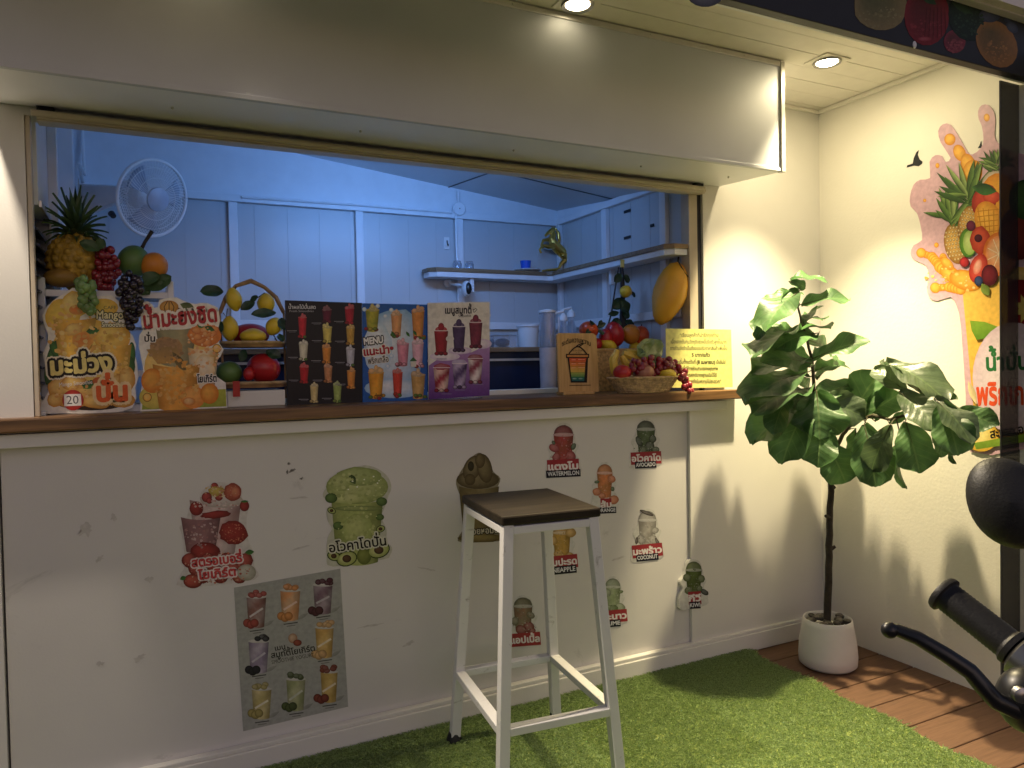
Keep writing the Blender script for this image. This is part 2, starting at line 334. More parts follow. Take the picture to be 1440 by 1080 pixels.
class Art:
    STEP = 1.6e-5
    def __init__(s, ax, val, tr=(0, 0, 1), dy=0):
        s.ax, s.val, s.tr, s.dy = ax, val, tr, dy; s.v = []; s.f = []; s.c = []; s.L = 1
    def P(s, u, v, lift=None):
        ox, oy, k = s.tr
        if s.ax == -1:
            p0, n = s.val; d = Vector(AX @ np.array([ox + u * k - 720, oy + v * k + s.dy - 540, FOC])); c = Vector(CAM); return c + d * ((p0 - c).dot(n) / d.dot(n)) + n * (s.L * s.STEP if lift is None else lift)
        p = on(ox + u * k, oy + v * k + s.dy, s.ax, s.val)
        p[s.ax] -= (s.L * s.STEP if lift is None else lift); return p
    def raw(s, pts, faces, cols, lift=None):
        n = len(s.v); s.v += [tuple(s.P(u, v, lift)) for u, v in pts]; s.f += [tuple(i + n for i in f) for f in faces]; s.c += list(cols)
    def board(s, out, col, thick=0.004, back=None):
        n = len(out); s.raw(out, [tuple(range(n))], [col] * n, 0.0)
        b = len(s.v); s.v += [tuple(s.P(u, v, -thick)) for u, v in out]; s.c += [back or col] * n
        s.f.append(tuple(b + i for i in range(n))[::-1])
        e = len(s.v); s.v += [s.v[b - n + i] for i in range(n)] + [s.v[b + i] for i in range(n)]; s.c += [back or col] * (2 * n)
        s.f += [(e + i, e + n + i, e + n + (i + 1) % n, e + (i + 1) % n) for i in range(n)]
    def poly(s, pts, col, col2=None):
        s.L += 1; ys = [p[1] for p in pts]; a, b = min(ys), max(ys)
        s.raw(pts, [tuple(range(len(pts)))], [mixc(col, col2, (p[1] - a) / max(1e-6, b - a)) if col2 else col for p in pts])
    def blob(s, cx, cy, rx, ry, c0, c1, rot=0, n=18, lx=-0.3, ly=-0.3, rag=0, seed=None):
        s.L += 1; r = random.Random(seed if seed is not None else int(cx * 7 + cy * 13)); ca, sa = math.cos(rot), math.sin(rot)
        pts = [(cx + lx * rx, cy + ly * ry)]; cols = [c0]
        for k, (q, t) in enumerate(((0.55, 0.35), (1.0, 1.0))):
            for j in range(n):
                a = 2 * math.pi * j / n; g = q * (1 + (r.uniform(-rag, rag) if k else 0))
                x, y = rx * g * math.cos(a) + lx * rx * (1 - q), ry * g * math.sin(a) + ly * ry * (1 - q)
                pts.append((cx + ca * x - sa * y, cy + sa * x + ca * y)); cols.append(mixc(c0, c1, t))
        fs = [(0, 1 + j, 1 + (j + 1) % n) for j in range(n)] + [(1 + j, 1 + n + j, 1 + n + (j + 1) % n, 1 + (j + 1) % n) for j in range(n)]
        s.raw(pts, fs, cols)
    def specks(s, cx, cy, rx, ry, n, cols, r=3, seed=0):
        q = random.Random(seed); s.L += 1; av = tuple(sum(c[i] for c in cols) / len(cols) for i in range(3))
        for k in range(n):
            t, a = math.sqrt(q.random()), q.uniform(0, 6.283); s.L += 0.05; c = mixc(q.choice(cols), av, .55); b = r * q.uniform(.3, 1.0)
            x, y = cx + rx * t * math.cos(a), cy + ry * t * math.sin(a); m = q.randint(5, 7)
            s.raw([(x + b * q.uniform(.6, 1.3) * math.cos(6.283 * i / m), y + b * q.uniform(.5, 1.1) * math.sin(6.283 * i / m)) for i in range(m)], [tuple(range(m))], [c] * m)
    def leaf(s, x0, y0, x1, y1, w, c0, c1=None):
        s.L += 1; dx, dy = x1 - x0, y1 - y0; l = math.hypot(dx, dy); nx, ny = -dy / l, dx / l
        k = 8; up = [(x0 + dx * i / k + nx * w / 2 * math.sin(math.pi * i / k), y0 + dy * i / k + ny * w / 2 * math.sin(math.pi * i / k)) for i in range(k + 1)]
        dn = [(x0 + dx * i / k - nx * w / 2 * math.sin(math.pi * i / k), y0 + dy * i / k - ny * w / 2 * math.sin(math.pi * i / k)) for i in range(k - 1, 0, -1)]
        c1 = c1 or mixc(c0, (0, 0, 0), 0.4); s.raw(up + dn, [tuple(range(len(up + dn)))], [c0] * len(up) + [c1] * len(dn))
    def line(s, pts, w, col):
        for (a, b) in zip(pts, pts[1:]):
            s.L += 1; dx, dy = b[0] - a[0], b[1] - a[1]; l = math.hypot(dx, dy) or 1; nx, ny = -dy / l * w / 2, dx / l * w / 2
            s.raw([(a[0] + nx, a[1] + ny), (b[0] + nx, b[1] + ny), (b[0] - nx, b[1] - ny), (a[0] - nx, a[1] - ny)], [(0, 1, 2, 3)], [col] * 4)
    def cup(s, cx, top, w, bot, c0, c1, lip=None, seed=0, swirl=0.35, taper=0.72):
        s.L += 1; r = random.Random(seed); nu, nv = 8, 10; pts = []; cols = []; h = bot - top; ph = r.random() * 6
        for i in range(nv + 1):
            t = i / nv; ww = w * (1 - (1 - taper) * t) / 2
            for j in range(nu + 1):
                u = 2 * j / nu - 1; k = 0.5 + 0.5 * math.sin(t * 7 + u * 2.2 + ph) * swirl + r.uniform(-0.22, 0.22)
                c = mixc(c0, c1, min(1, max(0, k))); sh = 0.62 + 0.5 * (1 - u * u) - (0.12 if u > 0.4 else 0)
                pts.append((cx + u * ww, top + h * t + (1 - u * u) * w * 0.07)); cols.append(tuple(min(1, x * sh) for x in c))
        s.raw(pts, [(i * (nu + 1) + j, i * (nu + 1) + j + 1, (i + 1) * (nu + 1) + j + 1, (i + 1) * (nu + 1) + j) for i in range(nv) for j in range(nu)], cols)
        if lip: s.blob(cx, top, w * 0.54, w * 0.10, lip, mixc(lip, (0.2, 0.2, 0.2), 0.4), n=14)
    def whip(s, cx, top, w, c, seed=0, h=0.5):
        r = random.Random(seed); d = mixc(c, (0.05, 0.04, 0.03), 0.45)
        for k in range(5): s.blob(cx + r.uniform(-.34, .34) * w, top - r.uniform(.0, .55) * h * w, w * .24, w * .2, c, d, n=10)
        s.blob(cx, top - h * w * 0.75, w * .16, w * .24, c, d, n=10)
    def text(s, t, cx, cy, width, col, height=None, rot=0, outline=None, ow=0.05, bold=0, arc=0):
        V, F, E = text_mesh(t)
        if not V: return
        xs = [x for x, y in V]; x0, x1 = min(xs), max(xs); k = width / (x1 - x0); ky = (height / 0.72) if height else k
        ca, sa = math.cos(rot), math.sin(rot)
        def T(x, y):
            a, b = (x - (x0 + x1) / 2) * k, -(y - 0.3) * ky
            if arc: b += arc * (a / (width / 2)) ** 2
            return (cx + ca * a - sa * b, cy + sa * a + ca * b)
        def stroke(wd, c):
            L0 = s.L + 1; i = 0
            for a, b in E:
                (ax, ay), (bx, by) = V[a], V[b]; dx, dy = bx - ax, by - ay; l = math.hypot(dx, dy)
                if l < 1e-6: continue
                nx, ny = -dy / l * wd, dx / l * wd
                s.L = L0 + (i * 7 % 11) / 11.0; i += 1
                s.raw([T(ax + nx, ay + ny), T(bx + nx, by + ny), T(bx - nx, by - ny), T(ax - nx, ay - ny)], [(0, 1, 2, 3)], [c] * 4)
                s.L = L0 + 1 + (i * 5 % 11) / 11.0
                s.raw([T(ax + wd * math.cos(q * math.pi / 3), ay + wd * math.sin(q * math.pi / 3)) for q in range(6)], [tuple(range(6))], [c] * 6)
            s.L = L0 + 3
        if outline: stroke(ow + bold, outline)
        if bold: stroke(bold, col)
        s.L += 1; s.raw([T(x, y) for x, y in V], F, [col] * len(V)); s.L += 1
    def build(s, name, m, parent=None, origin=None):
        base = rootloc(parent) if parent is not None else Vector(origin)
        me = bpy.data.meshes.new(name); me.from_pydata([tuple(Vector(v) - base) for v in s.v], [], s.f)
        a = me.color_attributes.new('Ink', 'FLOAT_COLOR', 'POINT')
        a.data.foreach_set('color', np.array([(*c[:3], 1.0) for c in s.c], dtype=np.float32).ravel()); me.update()
        o = bpy.data.objects.new(name, me)
        if parent is None: o.location = base
        return finish(o, me, m, parent, False, 0)

# ---------------------------------------------------------------- dimensions
FL = 0.0; CEIL = 2.28; XR = 2.65; YB = 1.09; CT = 1.0885; CF = -0.055     # floor, soffit, right wall, back wall, counter top, counter front
BX1 = 2.085; BY = -0.335; BZ = 1.885                                        # shutter housing
OPL, OPR = -0.27, 2.0; SEAM = 1.92; PY = 0.014

# ================================================================ SETTING
g = MB().box(-40, 40, -40, 30, -0.16, -0.12)
tag(obj('ground', g, M['asphalt']), kind='structure')
dk = MB(); y = 0.02
while y > -1.75:
    dk.box(-1.6, 2.9, y - 0.147, y, -0.1, -0.002); y -= 0.151
tag(obj('deck', dk, M['deck'], bevel=0.003), kind='structure')

# ================================================================ KIOSK
K = thing('juice_kiosk', 'white juice kiosk with a wide serving hatch and a wooden counter', 'kiosk', (0.9, 0, 0))
# front wall: everything right of the panel, left post and the scuffed panel under the counter
fw_ = MB(); fw_.box(SEAM, XR, 0.0, 0.06, 0.0, CT - 0.04); fw_.box(OPR, XR, 0.0, 0.06, CT - 0.04, CEIL)
fw_.box(-1.3, OPL - 0.085, 0.0, 0.06, 0.0, CT - 0.04); fw_.box(-1.3, OPL, 0.0, 0.06, CT - 0.04, BZ - 0.0031)
fw_.box(-1.3, OPR, 0.002, 0.06, BZ - 0.003, CEIL)
obj('front_wall', fw_, M['panelw'], K)
pn = MB().box(OPL - 0.08, SEAM - 0.0012, PY, 0.055, 0.0, CT - 0.075)
fp = obj('front_panel', pn, M['panel'], K, bevel=0.002)
ap = MB().box(OPL - 0.5, SEAM + 0.17, -0.030, 0.01, CT - 0.078, CT - 0.042)
obj('counter_apron', ap, M['panelw'], K, bevel=0.002)
ct = MB().box(-0.75, 2.155, CF, 0.15, CT - 0.038, CT); ct.box(OPL, OPR, 0.15, 0.30, CT - 0.038, CT)
obj('counter_top', ct, M['counter'], K, bevel=0.005)
sk = MB().box(OPL - 0.6, XR - 0.001, -0.018, 0.013, 0.0, 0.072); sk.box(OPL - 0.6, XR - 0.001, -0.013, 0.013, 0.072, 0.086)
obj('skirting', sk, M['panelw'], K, bevel=0.003)
rw = MB().box(XR, XR + 0.06, -0.874, 0.06, -0.1, CEIL + 0.05); rw.box(XR, XR + 0.06, -1.25, -0.874, -0.1, 2.20)
obj('side_wall', rw, M['wallw'], K)
# soffit of tongue and groove planks
so = MB(); y = 0.055; i = 0
while y > -0.9:
    so.box(-1.5, XR, max(y - 0.0935, -0.93), y, CEIL + (0.0006 if i % 2 else 0), CEIL + 0.03); y -= 0.096; i += 1
so.box(-1.5, XR, -0.93, 0.055, CEIL + 0.006, CEIL + 0.04)
obj('soffit', so, M['soffit'], K)
co = MB().bar((OPR + 0.1, -0.008, CEIL - 0.008), (XR, -0.008, CEIL - 0.008), 0.016); co.bar((XR - 0.008, 0, CEIL - 0.008), (XR - 0.008, -0.9, CEIL - 0.008), 0.016)
obj('cornice', co, M['soffit'], K, bevel=0.004)
# shutter housing
hs = MB()
hs.add([(-.355, BY, BZ), (BX1, BY, BZ), (BX1, BY, CEIL - 0.003), (-.355, BY, CEIL - 0.003)], [(0, 1, 2, 3)])
hs.add([(-.355, BY, BZ), (-.355, -0.001, BZ + 0.02), (-.355, -0.001, CEIL - 0.003), (-.355, BY, CEIL - 0.003)], [(3, 2, 1, 0)])
hs.add([(BX1, BY, BZ), (BX1, -0.001, BZ + 0.02), (BX1, -0.001, CEIL - 0.003), (BX1, BY, CEIL - 0.003)], [(0, 1, 2, 3)])
hb = obj('shutter_housing', hs, M['housing'], K)
ub = MB(); ub.add([(-.355, BY, BZ), (BX1, BY, BZ), (BX1, -0.001, BZ + 0.02), (-.355, -0.001, BZ + 0.02)], [(3, 2, 1, 0)])
obj('underside', ub, M['cream'], hb)
et = MB().box(BX1 - 0.012, BX1 + 0.006, BY - 0.006, BY + 0.016, BZ - 0.004, CEIL - 0.004)
et.box(-.355, BX1 - 0.012, BY - 0.004, BY + 0.014, CEIL - 0.022, CEIL - 0.004)
obj('edge_trim', et, M['trim'], hb, bevel=0.0015)
ln = MB().box(-.355, BX1 - 0.013, BY - 0.003, BY + 0.012, BZ - 0.002, BZ + 0.010)
obj('bottom_lip', ln, M['housing'], hb, bevel=0.001)
for x in (0.0, 0.5, 1.0, 1.5, 1.9):
    obj('rivet', MB().ell((x, BY - 0.005, CEIL - 0.012), 0.004, n=8), M['trim'], hb, smooth=True); obj('rivet', MB().ell((x + 0.08, BY * 0.5, BZ + 0.008), 0.004, n=8), M['trim'], hb, smooth=True)
# shutter bottom rail and frame of the hatch
sr = MB().box(OPL + 0.03, OPR - 0.005, -0.028, 0.022, BZ - 0.016, BZ - 0.004)
sr.tube([(OPL + 0.02, -0.034, BZ - 0.005), (OPR - 0.02, -0.034, BZ - 0.005)], 0.008, 10)
sr.box(OPL + 0.03, OPR - 0.004, -0.02, 0.03, BZ - 0.020, BZ - 0.016)
obj('shutter_rail', sr, M['rail'], K, smooth=True, bevel=0.002)
fr = MB().box(OPL + 0.001, OPL + 0.013, 0.004, 0.03, CT, BZ)
obj('hatch_jamb', fr, M['tan'], K, bevel=0.002)
obj('hatch_jamb', MB().box(OPR - 0.062, OPR - 0.02, 0.01, 0.06, CT, BZ), M['tan'], K, bevel=0.002)
obj('shutter_channel', MB().box(OPR - 0.019, OPR - 0.001, 0.012, 0.05, CT, BZ), M['dark'], K)
for x in (OPL + 0.05, OPR - 0.03): obj('rail_end', MB().box(x - .02, x + .02, -0.02, 0.03, BZ - 0.002, BZ + 0.022), M['dark'], K, bevel=0.003)
# interior
bw = MB().box(-0.3, 2.02, YB, YB + 0.05, 0.0, 2.4)
for k in range(16): bw.box(-0.12 + k * 0.14, -0.115 + k * 0.14, YB - 0.0018, YB, 1.1, 1.93)
obj('back_wall', bw, M['inside'], K)
obj('upper_board', MB().box(-0.25, 1.96, YB - .004, YB - .0005, 1.955, 2.3), M['insidew'], K)
obj('upper_board', MB().box(1.9565, 1.9598, .07, YB - .005, 1.955, 2.2), M['insidew'], K)
bt = MB()
for x in (0.351, 0.90, 1.399): bt.box(x - 0.018, x + 0.018, YB - 0.02, YB - 0.0045, 1.1, 1.925)
bt.box(-0.25, 1.96, YB - 0.03, YB - 0.0042, 1.925, 1.955); bt.box(1.935, 1.958, YB - 0.06, YB - 0.031, 1.1, 1.925)
bt.box(-0.25, 1.96, YB - 0.022, YB - 0.0042, 1.385, 1.42)
for yy in (0.62, 0.18): bt.box(1.938, 1.959, yy - 0.02, yy + 0.02, 1.1, 1.925)
bt.box(1.932, 1.959, 0.06, YB - 0.031, 1.925, 1.955); bt.box(1.936, 1.959, 0.07, YB - 0.03, 1.385, 1.42)
obj('wall_battens', bt, M['insidew'], K, bevel=0.002)
iw = MB().box(1.96, 1.995, 0.061, YB, 0.0, 2.3)
for k in range(7): iw.box(1.9582, 1.9605, 0.15 + k * 0.14, 0.155 + k * 0.14, 1.1, 1.93)
obj('interior_side_wall', iw, M['inside'], K)
lw = MB().box(-0.285, -0.25, 0.061, YB, 0.0, 1.10); lw.box(-0.285, -0.25, 0.061, YB, 1.66, 2.35); lw.box(-0.285, -0.25, 0.30, YB, 1.10, 1.66)
lw.box(-0.25, -0.225, 0.30, 0.34, 1.0, 2.3); lw.box(-0.25, -0.205, 0.62, 0.68, 1.0, 2.3); lw.box(-0.25, -0.20, 0.98, 1.085, 1.0, 2.3)
obj('interior_end_wall', lw, M['insidew'], K, bevel=0.002)
lv = MB()
for k in range(12): lv.bar((-0.268, 0.065, 1.14 + k * 0.042), (-0.268, 0.295, 1.14 + k * 0.042), 0.03, 0.006, up=(0.5, 0, 1))
lo = obj('louvre_window', lv, M['slat'], K)
lf = MB().box(-0.29, -0.288, 0.06, 0.30, 1.10, 1.66); obj('louvre_backing', lf, M['dark'], lo)
lf = MB().box(-0.249, -0.243, 0.062, 0.30, 1.655, 1.672); lf.box(-0.249, -0.243, 0.29, 0.305, 1.10, 1.655); obj('louvre_frame', lf, M['trim'], lo)
def cz(x, y): return 2.009 + (1.96 - x) * 0.117 - (YB - y) * 0.094
ic = MB(); cs = [(-0.3, 0.06), (2.0, 0.06), (2.0, 1.14), (-0.3, 1.14)]
ic.add([(x, y, cz(x, y)) for x, y in cs] + [(x, y, cz(x, y) + 0.03) for x, y in cs], [(3, 2, 1, 0), (4, 5, 6, 7), (0, 1, 5, 4), (1, 2, 6, 5), (2, 3, 7, 6), (3, 0, 4, 7)])
obj('interior_ceiling', ic, M['inside'], K)
ij = MB()
ij.bar((1.35, 0.07, cz(1.35, 0.07) - 0.002), (1.35, YB, cz(1.35, YB) - 0.002), 0.006, 0.003); ij.bar((0, 0.55, cz(0, 0.55) - 0.0025), (1.96, 0.55, cz(1.96, 0.55) - 0.0025), 0.006, 0.003)
obj('ceiling_joint', ij, M['post'], K)
fl = MB().box(-0.28, 1.99, 0.31, YB, 0.35, 0.38); obj('interior_floor', fl, M['post'], K)
rf = MB().box(-1.5, XR + 0.06, -0.95, 1.2, 2.46, 2.5); rf.box(-1.3, -1.25, 0.061, 1.2, 0, 2.46); rf.box(-1.3, XR, YB + 0.051, 1.2, 0, 2.46); rf.box(XR, XR + 0.06, 0.061, 1.2, 0, 2.46)
obj('roof', rf, M['post'], K)
# scuff marks where old stickers were peeled away
smk = Art(1, PY - 0.0006); dkc = hx('4a4643'); gyc = hx('c4c0bc')
for (x, yv, rx, ry, c) in ((406, 652, 2.2, 1.8, dkc), (411, 662, 4.5, 2.2, dkc), (404, 664, 1.8, 2.8, dkc), (424, 673, 2.6, 1.6, dkc), (420, 700, 12, 1.2, gyc), (424, 770, 14, 1.4, gyc), (120, 745, 9, 8, gyc), (160, 728, 4, 5, gyc), (140, 786, 6, 3, gyc), (140, 933, 6, 3, gyc), (195, 926, 9, 3, gyc), (210, 815, 6, 4, gyc), (520, 880, 16, 1.3, gyc), (600, 800, 10, 1.4, gyc), (575, 905, 7, 2, gyc), (870, 785, 10, 1.5, gyc)):
    smk.blob(x, yv, rx, ry, c, mixc(c, hx('c2beba'), 0.6), rot=random.uniform(-.6, .4), rag=0.5)
smk.build('scuff_marks', M['ink'], K)

# ---------------------------------------------------------------- ceiling downlights
def downlight(x, y, label, k=1.0, tilt=0, cone=130, bl=1.0, glow='lens', hue=(1.0, 0.83, 0.49), wide=0, lean=0.0):
    t = thing('downlight', label, 'ceiling light', (x, y, CEIL), 'downlights in the kiosk soffit')
    obj('trim_plate', MB().box(x - 0.062, x + 0.062, y - 0.052, y + 0.052, CEIL - 0.005, CEIL - 0.0005), M['soffit'], t, bevel=0.002)
    obj('bezel', MB().lathe([(0.036, -0.006), (0.047, -0.012), (0.050, -0.006)], (x, y, CEIL), 28), M['chrome'], t, smooth=True)
    obj('lens', MB().lathe([(0.0001, -0.013), (0.030, -0.011), (0.038, -0.0065)], (x, y, CEIL), 28), M[glow], t, smooth=True)
    ld = bpy.data.lights.new('bulb', 'SPOT'); ld.energy = DOWNLIGHT_W * 4 * k; ld.color = hue; ld.spot_size = R_(cone); ld.spot_blend = bl; ld.shadow_soft_size = 0.022
    lo_ = bpy.data.objects.new('bulb', ld); COL.objects.link(lo_); lo_.parent = t; lo_.location = (-0.03, 0, -0.02); lo_.rotation_euler = Vector((lean, -math.tan(R_(tilt)), -1)).to_track_quat('-Z', 'Y').to_euler()
    if wide:
        la = bpy.data.lights.new('diffuser_light', 'AREA'); la.shape = 'DISK'; la.size = 0.06; la.energy = wide; la.color = hue
        lq = bpy.data.objects.new('diffuser_light', la); COL.objects.link(lq); lq.parent = t; lq.location = (0, -.005, -0.018)
    return t
DX2 = 2.235; DY = -0.402
downlight(DX2, DY, 'lit downlight over the potted plant, right of the shutter housing', 4.1, cone=80, glow='lens_bright', wide=4.8)
downlight(1.185, DY, 'lit downlight at the top edge above the shutter housing, in front of the hatch', 1.9, 35, 86, 0.6)
downlight(0.135, DY, 'lit downlight at the left end of the row, over the mango signs', 2.6, 33, 80, 0.6, hue=(1.0, 0.85, 0.66), lean=0.42)
downlight(-0.41, -0.25, 'lit downlight beyond the left end of the shutter housing, over the left post', 0.8, hue=(1.0, 0.86, 0.68))
# inside lamp, tucked up behind the head of the hatch
t = thing('tube_lamp', 'cool white tube lamp fixed under the ceiling inside the hatch', 'lamp', (1.0, 0.13, 1.972))
obj('batten', MB().box(0.65, 1.35, 0.11, 0.15, 1.984, 2.0), M['white'], t, bevel=0.003)
obj('tube', MB().tube([(0.67, 0.13, 1.972), (1.33, 0.13, 1.972)], 0.012, 12), M['tube'], t, smooth=True)
ld = bpy.data.lights.new('glow', 'AREA'); ld.shape = 'RECTANGLE'; ld.size = 0.66; ld.size_y = 0.03; ld.energy = INSIDE_W; ld.color = (0.16, 0.40, 1.0)
lo_ = bpy.data.objects.new('glow', ld); COL.objects.link(lo_); lo_.parent = t; lo_.location = (0, 0, -0.022); lo_.rotation_euler = (R_(92), 0, 0)

# ---------------------------------------------------------------- fascia banner and an added dark sheet standing in for shade at the right edge
YF = -0.875
fz = on(1440, 108, 1, YF).z
FA = thing('fascia_sign', 'black fascia banner with dim printed fruit hanging over the seating corner', 'sign', (1.5, YF, fz))
obj('banner', MB().box(-0.6, 4.2, YF, YF + 0.03, fz, fz + 0.6), M['fascia'], FA, bevel=0.002)
obj('back_board', MB().box(-0.6, XR, YF + 0.031, YF + 0.04, fz + .001, fz + 0.6), M['cream'], FA)
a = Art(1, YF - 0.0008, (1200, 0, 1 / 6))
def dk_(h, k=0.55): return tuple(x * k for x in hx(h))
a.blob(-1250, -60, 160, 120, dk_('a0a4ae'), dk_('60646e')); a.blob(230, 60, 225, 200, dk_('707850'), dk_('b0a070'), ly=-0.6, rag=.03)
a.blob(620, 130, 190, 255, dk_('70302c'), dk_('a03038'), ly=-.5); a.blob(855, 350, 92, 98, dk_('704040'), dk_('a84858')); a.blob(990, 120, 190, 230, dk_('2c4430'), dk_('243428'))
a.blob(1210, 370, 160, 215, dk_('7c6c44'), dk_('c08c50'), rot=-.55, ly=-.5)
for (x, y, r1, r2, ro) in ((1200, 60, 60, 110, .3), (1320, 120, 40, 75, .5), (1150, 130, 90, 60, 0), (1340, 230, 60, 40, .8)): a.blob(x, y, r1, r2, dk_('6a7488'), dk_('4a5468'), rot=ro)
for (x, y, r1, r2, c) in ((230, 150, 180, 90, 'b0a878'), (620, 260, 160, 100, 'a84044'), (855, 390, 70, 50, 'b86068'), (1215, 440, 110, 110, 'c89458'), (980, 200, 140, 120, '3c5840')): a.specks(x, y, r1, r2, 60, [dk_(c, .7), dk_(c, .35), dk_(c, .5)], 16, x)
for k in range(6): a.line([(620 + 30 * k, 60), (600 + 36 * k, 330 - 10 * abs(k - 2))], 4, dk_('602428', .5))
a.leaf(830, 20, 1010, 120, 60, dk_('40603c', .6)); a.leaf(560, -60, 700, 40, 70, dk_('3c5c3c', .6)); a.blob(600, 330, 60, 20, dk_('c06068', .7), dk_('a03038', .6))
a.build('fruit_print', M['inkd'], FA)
b0 = on(1286, 63, 1, YF); obj('screw', MB().ell(b0, 0.008, 0.004, 0.011, n=10), M['white'], FA, smooth=True)
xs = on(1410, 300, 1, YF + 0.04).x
SH = thing('edge_shade', 'added dark see-through sheet in place of shade at the right edge of the corner', 'shade sheet', (xs + 0.3, YF + 0.05, 0))
obj('sheet', MB().box(xs + 0.0091, xs + 0.9, YF + 0.05, YF + 0.053, -0.1, fz), M['shade_sheet'], SH)
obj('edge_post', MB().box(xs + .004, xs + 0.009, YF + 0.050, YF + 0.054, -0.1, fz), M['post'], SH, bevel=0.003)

# ---------------------------------------------------------------- turf mat
TF = thing('turf_mat', 'green artificial grass mat on the deck under the stool', 'mat', (1.0, -0.6, 0))
N = 30; edge = [(-0.9, -0.02), (2.19, -0.06)] + [(2.19 - 0.06 * math.sin(i * .9) * .2 - .05 * i / N, -0.08 - 1.5 * i / N) for i in range(1, N + 1)] + [(-0.9, -1.58)]
e0 = [(x, y, 0.010) for x, y in edge] + [(x, y, 0.0005) for x, y in edge]; n = len(edge)
obj('backing', MB().add(e0, [tuple(range(n))[::-1]] + [(i, (i + 1) % n, n + (i + 1) % n, n + i) for i in range(n)]), M['turfb'], TF)
nb = 210000
bx = rng.uniform(-0.3, 2.20, nb); by = -0.025 - rng.uniform(0, 1, nb) ** 1.25 * 1.3
keep = (bx < 2.185 - 0.012 * np.sin((by + .08) * -18) + 0.05 * (by + .08) / 1.5); bx, by = bx[keep], by[keep]; nb = len(bx)
ang = rng.uniform(0, 2 * np.pi, nb); h = rng.uniform(0.006, 0.014, nb); wd = rng.uniform(0.0009, 0.0017, nb); le = rng.normal(0, 0.008, (nb, 2))
z0 = np.full(nb, 0.009); vs = np.empty((nb, 4, 3), np.float32)
vs[:, 0] = np.stack([bx - np.cos(ang) * wd, by - np.sin(ang) * wd, z0], 1); vs[:, 1] = np.stack([bx + np.cos(ang) * wd, by + np.sin(ang) * wd, z0], 1)
vs[:, 2] = np.stack([bx + np.cos(ang) * wd * .7 + le[:, 0] * .6, by + np.sin(ang) * wd * .7 + le[:, 1] * .6, z0 + h * .75], 1); vs[:, 3] = np.stack([bx + le[:, 0] * 1.5, by + le[:, 1] * 1.5, z0 + h], 1)
vs -= np.array([1.0, -0.6, 0], np.float32)
me = bpy.data.meshes.new('pile'); me.vertices.add(nb * 4); me.vertices.foreach_set('co', vs.ravel())
me.loops.add(nb * 6); idx = (np.arange(nb)[:, None] * 4 + np.array([0, 1, 2, 0, 2, 3])).astype(np.int32); me.loops.foreach_set('vertex_index', idx.ravel())
me.polygons.add(nb * 2); me.polygons.foreach_set('loop_start', np.arange(nb * 2, dtype=np.int32) * 3); me.polygons.foreach_set('loop_total', np.full(nb * 2, 3, np.int32)); me.update(calc_edges=True)
pile = bpy.data.objects.new('pile', me); finish(pile, me, M['turf'], TF, False, 0); pile['kind'] = 'stuff'

# ---------------------------------------------------------------- bar stool
SX, SY, SZ, SA = 1.0, -0.375, 0.80, -0.097
ST = thing('bar_stool', 'tall bar stool with brown wooden seat and chipped white metal legs', 'stool', (SX, SY, 0))
ca, sa = math.cos(SA), math.sin(SA)
def sp(u, v, z): return (SX + ca * u - sa * v, SY + sa * u + ca * v, z)
def quadbox(mb, hx_, hy_, z0, z1):
    v = [sp(u * hx_, w_ * hy_, z) for z in (z0, z1) for u, w_ in ((-1, -1), (1, -1), (1, 1), (-1, 1))]
    mb.add(v, [(3, 2, 1, 0), (4, 5, 6, 7), (0, 1, 5, 4), (1, 2, 6, 5), (2, 3, 7, 6), (3, 0, 4, 7)])
SHX, SHY = 0.147, 0.186
q = MB(); quadbox(q, SHX, SHY, SZ - 0.026, SZ); obj('seat', q, M['seat'], ST, bevel=0.005); M['seat'].node_tree.nodes['Principled BSDF'].inputs['Specular IOR Level'].default_value = 0.15
def legp(u, v, z):                                   # leg centre line at height z
    k = 1 - z / SZ; return sp(u * (SHX - 0.022 + 0.052 * k), v * (SHY - 0.022 + 0.058 * k), z)
for u, v in ((-1, 1), (1, 1), (1, -1), (-1, -1)):
    lg = MB(); T_, B_ = Vector(legp(u, v, SZ - 0.027)), Vector(legp(u, v, 0.03)); lg.bar(B_, T_, 0.030, 0.030, up=(sa * -1, ca, 0)); l_ = obj('leg', lg, M['stoolw'], ST, bevel=0.002)
    ft = MB(); p = legp(u, v, 0.0); ft.lathe([(0.026, 0.006), (0.024, 0.02), (0.018, 0.04)], p, 14); obj('rubber_foot', ft, M['rubber'], l_, smooth=True)
def rail(a_, b_, z, name, w_=0.03, h_=0.022):
    A, B = Vector(legp(*a_, z)), Vector(legp(*b_, z)); d = (B - A).normalized() * 0.0148
    r_ = MB().bar(A + d, B - d, w_, h_, up=(0, 0, 1)); obj(name, r_, M['stoolw'], ST, bevel=0.002)
for a_, b_ in (((-1, 1), (1, 1)), ((1, 1), (1, -1)), ((1, -1), (-1, -1)), ((-1, -1), (-1, 1))):
    rail(a_, b_, SZ - 0.041, 'seat_rail'); rail(a_, b_, 0.235, 'stretcher')

# ================================================================ SIGNS ON THE COUNTER
def base_of(pts_, y): 
    p = onY(*pts_, y); return (p.x, y, CT)
W_ = hx('f2ede2')
c2 = (0, 370, 0.2917)
